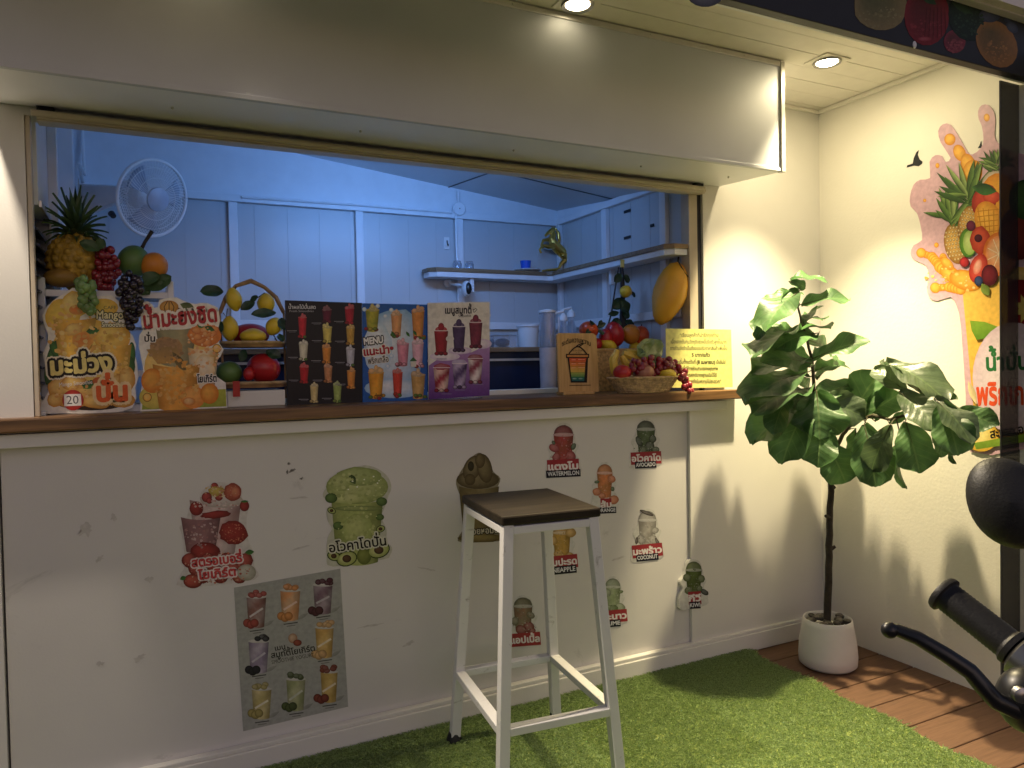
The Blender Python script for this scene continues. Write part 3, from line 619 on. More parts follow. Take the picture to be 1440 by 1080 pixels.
# mango smoothie cut-out
a = Art(1, 0.085, c2, dy=3)
out = [(215, 290), (203, 245), (225, 200), (262, 165), (315, 133), (350, 108), (388, 115), (440, 150), (480, 148), (540, 145), (570, 170), (595, 215), (605, 300), (640, 340), (657, 385), (650, 430), (660, 470), (667, 540), (652, 590), (658, 640), (640, 685), (590, 705), (480, 716), (300, 714), (160, 716), (160, 655), (215, 640), (240, 600), (232, 540), (218, 480), (205, 430), (228, 380), (232, 335)]
t = thing('mango_sign', 'cut-out mango smoothie sign with bold yellow lettering and a price sticker, leftmost on the counter', 'sign', base_of((120, 580), 0.085), 'display signs along the counter')
a.board(out, W_, 0.006)
Y1, Y2, Y3 = hx('f0cf55'), hx('d9a030'), hx('e8b840'); G1, G2 = hx('3f7d35'), hx('1f4a22')
a.blob(425, 470, 190, 215, hx('f4dc7a'), hx('e0b040'), rag=.06, n=26); a.blob(300, 240, 85, 80, Y1, Y3, rag=.08); a.blob(360, 190, 70, 65, hx('f6e08a'), Y3, rag=.1); a.blob(500, 205, 70, 45, Y1, Y3)
for (x, y, rx, ry, ro) in ((250, 470, 30, 110, .2), (635, 430, 18, 60, 0), (270, 410, 25, 50, -.5), (600, 500, 50, 70, .3), (300, 540, 70, 30, 0)): a.blob(x, y, rx, ry, G1, G2, rot=ro)
a.cup(360, 250, 210, 450, hx('f3c95a'), hx('e3a438'), seed=1, swirl=.6); a.blob(370, 215, 38, 24, hx('ee8a3c'), hx('dd9a48')); a.blob(355, 310, 45, 32, hx('f8dc80'), hx('d49a50'), rag=.15)
a.blob(400, 360, 50, 45, hx('e0803a'), hx('e6a850'), rag=.15); a.blob(540, 350, 90, 75, hx('f6d870'), hx('e2a63e'), rag=.05); a.blob(535, 350, 28, 20, hx('cfa040'), hx('eec65c')); a.leaf(415, 320, 480, 312, 40, G1, G2)
a.cup(560, 380, 150, 560, hx('f2c65c'), hx('e4aa40'), seed=2, swirl=.5)
a.blob(440, 640, 200, 60, hx('2a1e12'), hx('3a2a1a'), n=24)
for k, (x, y, rx, ry) in enumerate(((300, 590, 75, 50), (360, 570, 70, 40), (450, 600, 90, 45), (560, 590, 70, 70), (610, 550, 40, 60), (350, 650, 90, 35), (470, 655, 80, 35), (590, 650, 60, 35), (265, 650, 40, 35))): a.blob(x, y, rx, ry, hx('f4d27c'), hx('c98a34'), rag=.08)
a.leaf(385, 590, 480, 560, 40, G1, G2); a.blob(490, 565, 45, 25, hx('d07038'), hx('c06030'), rot=.2)
a.specks(360, 330, 130, 160, 90, [hx('f8e498'), hx('d08c34'), hx('eec25c'), hx('e8a860')], 15, 1); a.specks(540, 400, 90, 150, 60, [hx('f8e498'), hx('c8862c'), hx('eec25c')], 14, 2); a.specks(440, 620, 190, 60, 60, [hx('f8dca0'), hx('b87428'), hx('e0a048')], 13, 3)
a.text('Mango', 530, 240, 128, hx('f0e6b0'), 40, outline=hx('3d4520'), ow=.09, bold=.025); a.text('Smoothie', 545, 287, 108, hx('f4ecc8'), 24, outline=hx('3d4520'), ow=.09, bold=.03); a.text('CAFE', 530, 205, 60, hx('6a6440'), 16)
a.text('มะม่วง', 392, 482, 290, hx('f2e08a'), 82, rot=-.08, outline=hx('f4ead0'), ow=.19, bold=.05); a.text('มะม่วง', 392, 482, 290, hx('f2e08a'), 82, rot=-.08, outline=hx('101010'), ow=.11, bold=.05)
a.text('Mango Smoothie', 365, 570, 160, W_, 20, rot=-.09, bold=.01)
a.text('ปั่น', 540, 615, 140, hx('e86428'), 90, rot=-.04, outline=hx('f6d9a0'), ow=.13, bold=.05)
a.blob(352, 650, 52, 50, hx('c44034'), hx('a82a24')); a.poly([(308, 622), (390, 620), (393, 676), (310, 680)], hx('f2f0ea')); a.text('20', 350, 651, 58, hx('55525a'), 42, rot=-.03)
a.build('cut_out_board', M['inkg'], t)
obj('easel_back', MB().bar(base_of((120, 580), 0.16), Vector(base_of((120, 580), 0.096)) + Vector((0, 0, .2)), 0.05, 0.004), M['paper'], t)
# marian plum cut-out
a = Art(1, 0.08, c2, dy=2)
out = [(700, 300), (686, 255), (715, 215), (760, 205), (768, 170), (808, 162), (850, 158), (892, 178), (940, 190), (1000, 186), (1050, 208), (1062, 270), (1046, 330), (1058, 380), (1078, 410), (1062, 445), (1028, 470), (1045, 540), (1088, 570), (1096, 690), (676, 708), (680, 600), (692, 560), (690, 500), (678, 440), (668, 390), (672, 340)]
t = thing('plum_sign', 'cut-out drink sign with red lettering over orange fruit, beside the mango smoothie sign', 'sign', base_of((260, 572), 0.08), 'display signs along the counter')
a.board(out, W_, 0.006); O1, O2 = hx('f3b24a'), hx('d97a22')
a.blob(870, 500, 175, 165, hx('f6d98a'), hx('efc46a'), n=26); a.poly([(690, 620), (1088, 600), (1092, 684), (684, 700)], hx('b8bc48'), hx('98a43a')); a.blob(740, 640, 70, 55, hx('e6cc60'), hx('c8b850'))
a.cup(850, 300, 200, 480, hx('b9a070'), hx('8d9070'), seed=3); a.blob(800, 410, 80, 60, hx('a07c58'), hx('b58a58'), rag=.06); a.blob(985, 340, 80, 60, hx('ef9a4a'), hx('d6752c'), rag=.06)
for k in range(9): a.blob(985 + random.uniform(-50, 50), 345 + random.uniform(-35, 35), 24, 18, hx('f0a860'), hx('cc6a30'), rag=.2)
a.cup(980, 400, 150, 600, hx('f1b75c'), hx('e8d8b8'), seed=4, swirl=.9); a.blob(990, 490, 48, 60, hx('f4e6d0'), hx('e9c990'), rag=.12)
a.cup(850, 480, 230, 695, hx('efb04e'), hx('e09436'), seed=5, swirl=.4); a.poly([(705, 410), (850, 390), (880, 470), (760, 480)], hx('9a7c50'), hx('c89850')); a.leaf(830, 420, 900, 520, 40, hx('7c6a3e'))
a.blob(735, 560, 55, 60, O1, O2); a.blob(930, 640, 60, 55, hx('f8b860'), hx('e48a38')); a.blob(1010, 622, 45, 50, O1, O2); a.blob(912, 660, 30, 20, hx('f6cf90'), O2)
for (x, y) in ((1045, 405), (710, 640)): a.blob(x, y, 22, 22, hx('f2c860'), hx('8a5a20')); a.blob(x, y, 18, 18, hx('f4d070'), O1)
a.leaf(985, 300, 1035, 318, 26, G1, G2); a.leaf(950, 292, 985, 300, 22, G1, G2); a.leaf(780, 240, 900, 230, 60, hx('5e4a2a'), hx('3c3420')); a.blob(815, 205, 46, 32, hx('dca850'), hx('b87c28'))
for k in (-24, 0, 24): a.line([(815 + k * .3, 176), (815 + k, 205), (815 + k * .7, 234)], 4, hx('4a3018'))
a.leaf(868, 190, 940, 215, 40, hx('6e7a40'), hx('44522a'))
a.specks(850, 560, 110, 110, 90, [hx('f4c878'), hx('d08428'), hx('eeb458')], 14, 4); a.specks(985, 400, 80, 110, 60, [hx('f8dcb0'), hx('d4803c'), hx('f0b068')], 11, 5); a.specks(800, 410, 80, 60, 40, [hx('8a6c4c'), hx('c09868')], 12, 6)
a.text('น้ำมะยงชิด', 868, 258, 350, hx('b0242a'), 78, rot=-.10, outline=hx('f4e8da'), ow=.13, bold=.035)
a.text('ปั่น', 722, 358, 50, hx('201814'), 32, bold=.03, outline=W_, ow=.08); a.text('โยเกิร์ต', 997, 552, 92, hx('201814'), 34, rot=-.05, bold=.03, outline=W_, ow=.10)
a.build('cut_out_board', M['inkg'], t)
obj('easel_back', MB().bar(base_of((260, 572), 0.155), Vector(base_of((260, 572), 0.092)) + Vector((0, 0, .2)), 0.05, 0.004), M['paper'], t)
# folding menu: navy fruit smoothie side and blue recommended side
c3 = (380, 380, 0.2361)
t = thing('navy_menu_board', 'navy menu board with rows of small smoothie cups, left half of the pair of menus', 'menu', base_of((455, 565), 0.10), 'display signs along the counter')
a = Art(1, 0.10, c3, dy=3)
a.board([(88, 166), (546, 182), (549, 778), (102, 792)], hx('10131f'), 0.005)
a.text('น้ำผลไม้ปั่นสด', 190, 208, 160, hx('d8d8dc'), 22, bold=.02); a.text('Fresh Smoothies', 187, 231, 144, hx('b8b8c0'), 13)
cups = [(192, 268, 50, 388, 'd8283c', 'b01c30'), (338, 222, 56, 298, '7a1c3a', '481030'), (472, 212, 56, 306, 'c8243c', '9a1a30'), (340, 326, 56, 416, 'e8d878', 'cdb858'), (478, 330, 50, 430, 'e0b858', 'b88838'), (198, 426, 54, 522, 'e8e4d0', 'c8c4a8'), (336, 446, 52, 540, 'eca048', 'd08030'), (478, 456, 52, 556, 'd8d8e0', 'a8a8b8'), (202, 562, 54, 658, 'd82030', 'a01824'), (345, 562, 50, 654, 'e0a070', 'b87848'), (482, 586, 50, 690, 'f0a850', 'd88030'), (262, 676, 48, 774, 'e8d89a', 'c8b070'), (400, 670, 50, 772, 'b8c878', '88a048')]
L0 = a.L
for k, (x, tp, w_, bt_, c0, c1) in enumerate(cups):
    a.L = L0; a.cup(x, tp, w_, bt_, hx(c0), hx(c1), hx(c0), seed=20 + k); a.whip(x, tp, w_ * .9, mixc(hx(c0), (1, 1, 1), .12), seed=k, h=.45)
    a.blob(x - 16, bt_ - 6, 13, 10, hx(c1), hx('302018')); a.blob(x + 14, bt_ - 4, 12, 9, hx('5c8a3a') if k in (0, 5, 7, 12) else hx(c0), hx('302018'))
    a.line([(x - 92, tp + 80), (x - 34, tp + 80)], 3.5, hx('8a8a92')); a.line([(x - 80, tp + 88), (x - 40, tp + 88)], 2.5, hx('6a6a72'))
a.build('menu_panel', M['inkg'], t)
obj('prop', MB().bar(base_of((455, 565), 0.17), Vector(base_of((455, 565), 0.108)) + Vector((0, 0, .2)), 0.04, 0.004), M['paper'], t)
t = thing('blue_menu_board', 'blue glossy recommended menu board with a white splash, right half of the pair of menus', 'menu', base_of((555, 560), 0.10), 'display signs along the counter')
a = Art(1, 0.10, c3, dy=3)
a.board([(549, 184), (937, 192), (937, 764), (551, 776)], hx('1a5cae'), 0.005)
a.blob(745, 470, 170, 260, hx('e8eef4'), hx('86b4dc'), n=26, rag=.05); a.blob(640, 450, 85, 150, hx('f4f6f8'), hx('c0d8ec'), rag=.05); a.blob(740, 690, 180, 60, hx('eceff4'), hx('9cc4e4'))
for k, (x, tp, w_, bt_, c0, c1) in enumerate([(608, 224, 82, 350, 'ccb83c', '7c9030'), (752, 250, 66, 380, 'e8b070', 'd89060'), (880, 230, 76, 400, 'e6a050', 'c87838'), (790, 424, 72, 556, 'e8a0b4', 'c87088'), (878, 420, 70, 560, 'f0c8d4', 'd8a0b8'), (630, 596, 92, 748, 'f2b23c', 'e09020'), (758, 596, 60, 740, 'e0503c', 'c03028'), (880, 610, 84, 750, 'd8b070', 'b88c48')]):
    a.cup(x, tp, w_, bt_, hx(c0), hx(c1), hx(c0), seed=50 + k); a.whip(x, tp, w_ * .9, mixc(hx(c0), (1, 1, 1), .2), seed=k, h=.4)
    for q in range(4): a.blob(x + random.uniform(-.5, .5) * w_, bt_ - 8 + random.uniform(-10, 10), 14, 11, hx(random.choice(['5c8a3a', c0, c1, 'b02838'])), hx('40301c'))
for (x, y) in ((720, 350), (808, 352), (850, 345)): a.leaf(x, y, x + 22, y + 32, 16, G1, G2)
for (x, y) in ((560, 220), (640, 200), (720, 225), (685, 262), (722, 498), (700, 560)): a.blob(x, y, 13, 13, hx('f0f4f8'), hx('a8c8e4'))
a.text('MENU', 614, 408, 112, hx('f4f4f0'), 40, rot=-.1, outline=hx('101418'), ow=.12, bold=.05); a.text('แนะนำ', 632, 470, 150, hx('a8182a'), 46, rot=-.1, outline=W_, ow=.10, bold=.04)
a.blob(722, 452, 12, 11, hx('c8283a'), hx('8a1020')); a.text('พริกเกลือ', 642, 524, 122, hx('1a1a20'), 36, rot=-.12, bold=.02, outline=W_, ow=.07); a.poly([(828, 530), (850, 504), (874, 528)], hx('3c6a44')); a.poly([(834, 532), (868, 530), (868, 562), (836, 564)], hx('d8d4c8'))
a.text('น้ำผลไม้', 648, 732, 46, hx('202020'), 12, bold=.02)
a.build('menu_panel', M['inkg'], t)
obj('prop', MB().bar(base_of((555, 560), 0.17), Vector(base_of((555, 560), 0.108)) + Vector((0, 0, .2)), 0.04, 0.004), M['paper'], t)
# white and purple smoothie menu in an acrylic holder
t = thing('smoothie_menu_card', 'white and purple smoothie menu card with six cups in a clear stand', 'menu', base_of((645, 556), 0.09), 'display signs along the counter')
a = Art(1, 0.09, c3, dy=2)
a.board([(938, 186), (1308, 180), (1306, 738), (944, 760)], hx('e4e0da'), 0.004)
a.poly([(944, 560), (1000, 520), (1100, 488), (1200, 480), (1307, 430), (1306, 738), (944, 760)], hx('b088c0'), hx('5c2a80'))
a.blob(1040, 505, 90, 26, hx('f0eaea'), hx('d8c8dc')); a.blob(1130, 470, 70, 22, hx('ece6ea'), hx('c8b4d0')); a.blob(1260, 430, 60, 30, hx('eee8ec'), hx('ccb8d4'))
for k, (x, tp, w_, bt_, c0, c1, sw) in enumerate([(1018, 350, 84, 490, 'a82434', '801824', .2), (1124, 325, 78, 470, '54406c', '382a50', .3), (1224, 300, 80, 448, '8a3048', '5a2038', .3), (1020, 570, 98, 710, '9a2038', 'e8c8b8', 1.2), (1128, 545, 88, 690, 'b8a8c8', '4c3868', 1.2), (1222, 515, 88, 660, '8c3c50', 'e8dcd8', 1.2)]):
    a.cup(x, tp, w_, bt_, hx(c0), hx(c1), None, seed=70 + k, swirl=sw)
    if k < 3: a.blob(x, tp - 4, w_ * .42, w_ * .24, mixc(hx(c0), (1, 1, 1), .12), hx(c0)); a.blob(x, tp - 20, w_ * .22, w_ * .3, hx(c0), hx(c1))
    else: a.blob(x, tp - 4, w_ * .5, w_ * .2, mixc(hx(c0), (1, 1, 1), .15), hx(c0), rag=.12)
    a.line([(x - w_ * .52, tp + 2), (x + w_ * .52, tp + 2)], 4, hx('e8dce0'))
    for q in range(3): a.blob(x + (q - 1) * w_ * .3, bt_ - 2, 15, 12, hx(c1) if q % 2 else hx(c0), hx('2a1420'))
for (x, y, r1) in ((985, 260, 26), (1200, 205, 22), (965, 205, 24), (1290, 260, 22), (1285, 330, 20), (960, 410, 20), (1070, 400, 24)): a.blob(x, y, r1, r1 * .8, hx('d4d0cc'), hx('dedad4'))
a.text('เมนูสมูทตี้', 1120, 232, 156, hx('28242c'), 40, rot=-.01, bold=.035); a.text('Smoothie', 1158, 264, 76, hx('302c34'), 17, rot=-.05); a.line([(1206, 222), (1213, 244), (1232, 226), (1222, 218), (1214, 228), (1206, 222)], 3, hx('3a363e'))
for x, y in ((1020, 520), (1050, 728), (1130, 705), (1238, 672)): a.line([(x - 30, y), (x + 30, y)], 4, hx('8878a0'))
a.build('menu_card', M['inkg'], t)
p = onY(645, 554, 0.085); obj('acrylic_foot', MB().box(p.x - 0.075, p.x + 0.075, 0.05, 0.14, CT + 0.0005, CT + 0.004), M['clear'], t, bevel=0.001)
# bamboo sweetness level sign
c4 = (700, 330, 0.25)
p = onY(812, 549, 0.05)
t = thing('sweetness_sign', 'bamboo sweetness level sign with a rainbow drink cup standing beside the fruit basket', 'sign', (p.x, 0.05, CT), 'display signs along the counter')
a = Art(1, 0.048, c4, dy=1)
ou = [(332, 560), (345, 549), (540, 551), (556, 566), (572, 880), (345, 884)]
n_ = len(ou); mb = MB(); a0 = Art(1, 0.05, c4, dy=1)
fv = [a0.P(u, v, 0) for u, v in ou]; bv = [Vector(q) + Vector((0, 0.011, 0)) for q in fv]
mb.add(fv + bv, [tuple(range(n_)), tuple(range(2 * n_ - 1, n_ - 1, -1))] + [(i, n_ + i, n_ + (i + 1) % n_, (i + 1) % n_) for i in range(n_)])
obj('bamboo_board', mb, M['bamboo'], t, bevel=0.002)
BK = hx('181410')
a.text('ระดับความหวาน', 442, 590, 160, BK, 28, arc=22, bold=.012)
a.poly([(392, 684), (508, 684), (502, 828), (412, 828)], BK); a.poly([(402, 690), (499, 690), (493, 714), (404, 714)], hx('d05030'), hx('d86a34')); a.poly([(404, 715), (493, 715), (491, 738), (407, 738)], hx('d8743a'), hx('dc8c40')); a.poly([(407, 739), (491, 739), (489, 770), (410, 770)], hx('dca048'), hx('d0b050')); a.poly([(410, 771), (489, 771), (487, 798), (414, 798)], hx('a8b050'), hx('4a9050')); a.poly([(414, 799), (487, 799), (486, 820), (417, 820)], hx('2f7a60'), hx('205a60'))
a.poly([(384, 666), (514, 666), (514, 690), (384, 690)], BK); a.poly([(390, 672), (508, 672), (508, 684), (390, 684)], hx('c88848'))
hd = [(400 + 100 * i / 12, 666 - 40 * math.sin(math.pi * i / 12)) for i in range(13)]; a.line(hd, 7, BK); a.line([(440, 628), (446, 620), (480, 604), (482, 610), (452, 628)], 6, BK)
a.text('หวานน้อย', 450, 648, 52, hx('4a3020'), 10); a.text('หวาน', 452, 660, 22, hx('4a3020'), 8)
for k, y in enumerate((700, 722, 745)): a.line([(414, y), (438, y)], 3, hx('f0b090')); a.line([(452, y - 2), (488, y - 2)], 3, hx('f0b090'))
a.blob(432, 806, 14, 5, hx('a0c0b0'), hx('3a8068')); a.blob(466, 806, 14, 5, hx('a0c0b0'), hx('3a8068')); a.line([(402, 844), (522, 842)], 3.5, hx('5a4020'))
a.build('printed_cup', M['ink'], t)
obj('foot', MB().box(p.x - 0.068, p.x + 0.068, 0.036, 0.09, CT + 0.0005, CT + 0.012), M['bamboo'], t, bevel=0.002)
# yellow notice sheet
t = thing('notice_sheet', 'pale yellow printed price notice standing at the right end of the counter', 'notice', base_of((985, 545), 0.0), 'display signs along the counter')
nn_ = Vector((-.065, -.325, 0)).normalized(); a = Art(-1, (Vector((2.1, -.034, CT)), nn_), c4)
a.board([(944, 528), (1312, 534), (1322, 858), (1080, 862), (948, 860)], hx('ece88f'), 0.0012, hx('ece88f'))
for k, (s_, cx, y, wd, b_) in enumerate([('“เรียนลูกค้าที่น่ารักทุกท่าน', 1132, 567, 216, 0.01), ('เนื่องจากต้นทุนวัตถุดิบช่วงนี้ปรับตัวสูงขึ้นมาก', 1130, 604, 312, .01), ('ทางร้านจึงจำเป็นต้องขอปรับราคาสินค้าเพิ่มขึ้น', 1130, 641, 318, .01), ('5 บาท/แก้ว', 1142, 678, 100, .03), ('โดยจะเริ่มตั้งแต่วันที่', 1046, 717, 132, .01), ('(8 เมษายน)', 1170, 718, 102, .03), ('เป็นต้นไป', 1254, 718, 52, .01), ('เพื่อให้ทางร้านสามารถคงคุณภาพ', 1138, 754, 200, .01), ('และรสชาติมาตรฐานเดิมไว้ได้', 1142, 790, 176, .01), ('ขออภัยในความไม่สะดวก”', 1160, 826, 190, .01)]):
    a.text(s_, cx, y, wd, hx('2c2a20'), 20, rot=.004, bold=b_)
a.build('printed_sheet', M['ink'], t)

# ================================================================ STICKERS ON THE FRONT PANEL
def stk(name, label, px0, px1, py1, group='drink stickers on the front of the counter', y=PY):
    p = onY((px0 + px1) / 2, py1, y); return thing(name, label, 'sticker', (p.x, y, p.z), group)
def smooth_out(pts, k=3):
    out = []; n = len(pts)
    for i in range(n):
        p0, p1, p2, p3 = pts[i - 1], pts[i], pts[(i + 1) % n], pts[(i + 2) % n]
        for j in range(k):
            t = j / k; t2, t3 = t * t, t ** 3
            out.append(tuple(0.5 * (2 * p1[d] + (p2[d] - p0[d]) * t + (2 * p0[d] - 5 * p1[d] + 4 * p2[d] - p3[d]) * t2 + (3 * p1[d] - p0[d] - 3 * p2[d] + p3[d]) * t3) for d in (0, 1)))
    return out
cA = (230, 630, 0.24306)
t = stk('strawberry_sticker', 'strawberry yoghurt drink sticker with red lettering on the scuffed panel', 255, 357, 826)
a = Art(1, PY - 0.0012, cA)
a.board(smooth_out([(110, 806), (95, 740), (125, 680), (120, 600), (105, 500), (92, 455), (130, 420), (155, 330), (210, 310), (215, 260), (290, 205), (370, 200), (450, 230), (455, 290), (496, 320), (490, 360), (480, 420), (486, 520), (520, 600), (524, 680), (524, 762)]), hx('d8d2cc'), 0.001)
RD, RD2 = hx('a82a22'), hx('6a1612')
a.cup(300, 300, 300, 640, hx('b88c88'), hx('d8c4c0'), seed=90, swirl=.6); a.blob(335, 300, 130, 45, hx('dcd4cc'), hx('b8a89c'), rag=.08)
for (x, y, r1) in ((295, 222, 22), (250, 285, 30), (320, 282, 24), (265, 305, 18)): a.blob(x, y, r1, r1, hx('c04038'), RD2)
a.blob(305, 250, 48, 28, hx('d8bc50'), hx('a88a30'), rag=.2); a.blob(400, 255, 52, 52, hx('c86440'), hx('8a3020'), rag=.06); a.blob(415, 255, 26, 32, hx('d88a5c'), hx('b85038'))
a.cup(215, 400, 230, 600, hx('a07070'), hx('886064'), seed=91, swirl=.5); a.blob(190, 350, 40, 42, RD, RD2); a.blob(300, 385, 90, 22, RD, RD2, rot=-.1, rag=.12)
a.blob(405, 490, 82, 72, hx('a8281e'), hx('7a1a14'), rag=.08, n=26); a.blob(468, 335, 28, 32, RD, RD2); a.leaf(445, 310, 492, 308, 14, G1); a.blob(240, 600, 85, 55, RD, RD2, rag=.06)
for k in range(10): a.blob(150 + k * 36, 650 + (k % 3) * 45, 44, 44, mixc(RD, hx('c86050'), random.random()), RD2, rag=.05)
a.blob(170, 770, 56, 42, hx('c85038'), RD2); a.blob(480, 720, 55, 48, hx('d0ccbc'), hx('9a9684')); a.leaf(470, 605, 525, 600, 30, G1); a.leaf(95, 760, 130, 745, 26, G1)
a.specks(300, 690, 200, 90, 110, [hx('d06a50'), hx('8a1a16'), hx('e0a888'), hx('5a100e'), hx('c83a30')], 8, 1); a.specks(405, 490, 70, 60, 60, [hx('c84a34'), hx('e08a60'), hx('7a1610')], 6, 2); a.specks(400, 255, 42, 42, 30, [hx('e8b090'), hx('a84028')], 4, 3); a.specks(215, 490, 100, 90, 70, [hx('b88480'), hx('e0c8c4'), hx('7c5050'), hx('96504c')], 11, 4); a.specks(300, 330, 130, 30, 40, [hx('f0e8e0'), hx('c0a8a0'), hx('b04840')], 9, 5); a.specks(305, 250, 70, 35, 30, [hx('d8c050'), hx('b83428'), hx('e8dcb8')], 8, 6)
a.specks(300, 760, 180, 30, 40, [hx('c85a40'), hx('e8c0a8'), hx('4c7c34')], 7, 7)
a.text('สตรอเบอรี่', 308, 652, 290, hx('c8282c'), 50, rot=-.11, outline=hx('ead8d4'), ow=.12, bold=.04); a.text('โยเกิร์ต', 308, 728, 214, hx('c8282c'), 50, rot=-.11, outline=hx('ead8d4'), ow=.12, bold=.04)
a.build('cut_vinyl', M['inkv'], t)
t = stk('avocado_drink_sticker', 'large avocado smoothie sticker of an overflowing pale green cup', 457, 551, 796)
a = Art(1, PY - 0.002, cA)
a.board(smooth_out([(980, 686), (945, 630), (950, 520), (975, 470), (950, 420), (945, 350), (985, 320), (925, 285), (935, 240), (975, 205), (1010, 150), (1060, 130), (1160, 100), (1240, 120), (1300, 170), (1318, 230), (1300, 280), (1285, 330), (1262, 400), (1290, 470), (1290, 540), (1322, 575), (1310, 620), (1270, 645)]), hx('c8c8b4'), 0.0018)
a.cup(1120, 300, 300, 660, hx('b6bf6c'), hx('8a9a48'), seed=95, swirl=.5, taper=.8); a.blob(1120, 225, 180, 100, hx('c8ce86'), hx('8e9c50'), n=24); a.blob(1130, 165, 130, 55, hx('b4c078'), hx('8a9a50'), rag=.06); a.blob(1020, 200, 60, 50, hx('c0c880'), hx('9aa65c')); a.blob(1060, 290, 120, 30, hx('d4d890'), hx('a8b264')); a.leaf(1075, 150, 1110, 210, 40, hx('5a7038'), hx('3c5028'))
a.blob(1130, 350, 140, 16, hx('a4b068'), hx('708040')); a.blob(1120, 470, 90, 90, hx('c4cc7c'), hx('9aa858'), rag=.06)
for (x, y, r1) in ((970, 290, 36), (1262, 310, 32), (1252, 400, 24), (1010, 450, 30)): a.blob(x, y, r1, r1 * .8, hx('6a8840'), hx('3a5424'))
for (x, y, r1, ro) in ((972, 362, 26, .4), (1255, 468, 28, -.4), (1060, 640, 62, -.3), (1245, 590, 66, -.3), (985, 625, 40, .3)): a.blob(x, y, r1, r1 * .72, hx('3a4a22'), hx('2a3418'), rot=ro); a.blob(x, y, r1 * .84, r1 * .58, hx('c8cc80'), hx('9aa850'), rot=ro); a.blob(x, y, r1 * .42, r1 * .36, hx('5a3c24'), hx('342010'))
a.blob(1160, 625, 42, 50, hx('8a9440'), hx('5c6828'))
a.specks(1120, 230, 170, 90, 90, [hx('d8dc9a'), hx('a0ac5c'), hx('7c8c44'), hx('c0c878')], 14, 1); a.specks(1120, 430, 120, 110, 70, [hx('d4d88c'), hx('8c9848'), hx('b8c070')], 12, 2); a.specks(1150, 200, 120, 60, 9, [hx('f4f6e0')], 6, 3)
for (x, y, r1, ro) in ((1060, 640, 62, -.3), (1245, 590, 66, -.3)): a.blob(x, y, r1 * .9, r1 * .62, hx('d4d48c'), hx('9aa850'), rot=ro); a.blob(x, y, r1 * .42, r1 * .36, hx('6a4a2c'), hx('342010'))
a.text('อโวคาโดปั่น', 1122, 560, 330, hx('1c1a12'), 54, rot=-.13, outline=hx('dcdcc4'), ow=.11, bold=.02)
a.build('cut_vinyl', M['inkv'], t)
cB = (310, 790, 0.23148)
t = stk('yoghurt_poster', 'grey poster of eight smoothie yoghurt cups low on the front panel', 330, 490, 1028)
a = Art(1, PY - 0.0012, cB)
a.board([(82, 158), (728, 42), (776, 880), (138, 1030)], hx('a9aaa4'), 0.001)
L0 = a.L
for k, (x, tp, w_, bt_, c0, c1, tc_, fr_) in enumerate([(218, 212, 120, 395, 'a8908c', '8a5c54', 'b04038', (185, 372)), (424, 172, 122, 352, 'd89050', 'd0a880', 'e09040', (392, 330)), (622, 140, 118, 312, '7a5c6c', 'a898a0', '5a2438', (578, 296)), (232, 482, 124, 670, '8c7c98', 'b4a8b8', '2c2838', (196, 656)), (632, 398, 112, 578, 'd8b468', 'c89c48', 'e0b070', (598, 560)), (250, 772, 120, 950, 'd0c088', 'b8a868', 'b8a860', (212, 920)), (458, 712, 116, 900, '98a06c', 'b8b890', '58643c', (418, 878)), (660, 668, 104, 850, 'd0b064', 'b89848', '8a3a30', (612, 828))]):
    a.L = L0; a.leaf(x + w_ * .3, bt_, x + w_ * .9, bt_ - 40, 22, hx('8e8f88'), hx('9c9d96')); a.cup(x, tp, w_, bt_, hx(c0), hx(c1), hx('d8d4cc'), seed=110 + k, swirl=.9, taper=.8)
    a.line([(x - 40, bt_ - 60), (x + 40, tp + 70)], 12, mixc(hx(c0), (1, 1, 1), .4))
    for q in range(6): a.blob(x + random.uniform(-.38, .38) * w_, tp - 14 + random.uniform(-16, 8), 20, 16, mixc(hx(tc_), (1, 1, 1), random.uniform(0, .12)), mixc(hx(tc_), (0, 0, 0), .5))
    for q in range(3): a.blob(fr_[0] + (q - 1) * 22, fr_[1] + (q % 2) * 10, 26, 26, hx(tc_), mixc(hx(tc_), (0, 0, 0), .6))
    a.line([(x - 40, bt_ + 28), (x + 46, bt_ + 16)], 6, hx('4a4844')); a.line([(x - 22, bt_ + 40), (x + 30, bt_ + 33)], 4, hx('6a6864'))
a.blob(440, 465, 28, 30, hx('d0b090'), hx('a07050')); a.blob(468, 492, 26, 20, hx('a04030'), hx('602018'))
a.text('เมนู', 362, 522, 62, hx('26231f'), 30, rot=-.17, bold=.02); a.text('สมูทตี้โยเกิร์ต', 440, 548, 268, hx('26231f'), 36, rot=-.17, bold=.02); a.text('SMOOTHIE YOGURT', 440, 588, 262, hx('3a3630'), 24, rot=-.18)
a.build('poster_sheet', M['inkv'], t)
cC = (620, 580, 0.31473)
t = stk('banana_sticker', 'brown banana smoothie sticker with whipped top half hidden behind the stool', 640, 706, 760)
a = Art(1, PY - 0.0012, cC)
a.board(smooth_out([(75, 575), (110, 500), (95, 400), (68, 320), (80, 280), (115, 225), (150, 190), (180, 182), (220, 225), (235, 265), (266, 295), (250, 345), (240, 420), (275, 520), (285, 568), (180, 580)]), hx('8d8468'), 0.001)
BR, BR2 = hx('7c6c44'), hx('4c4024')
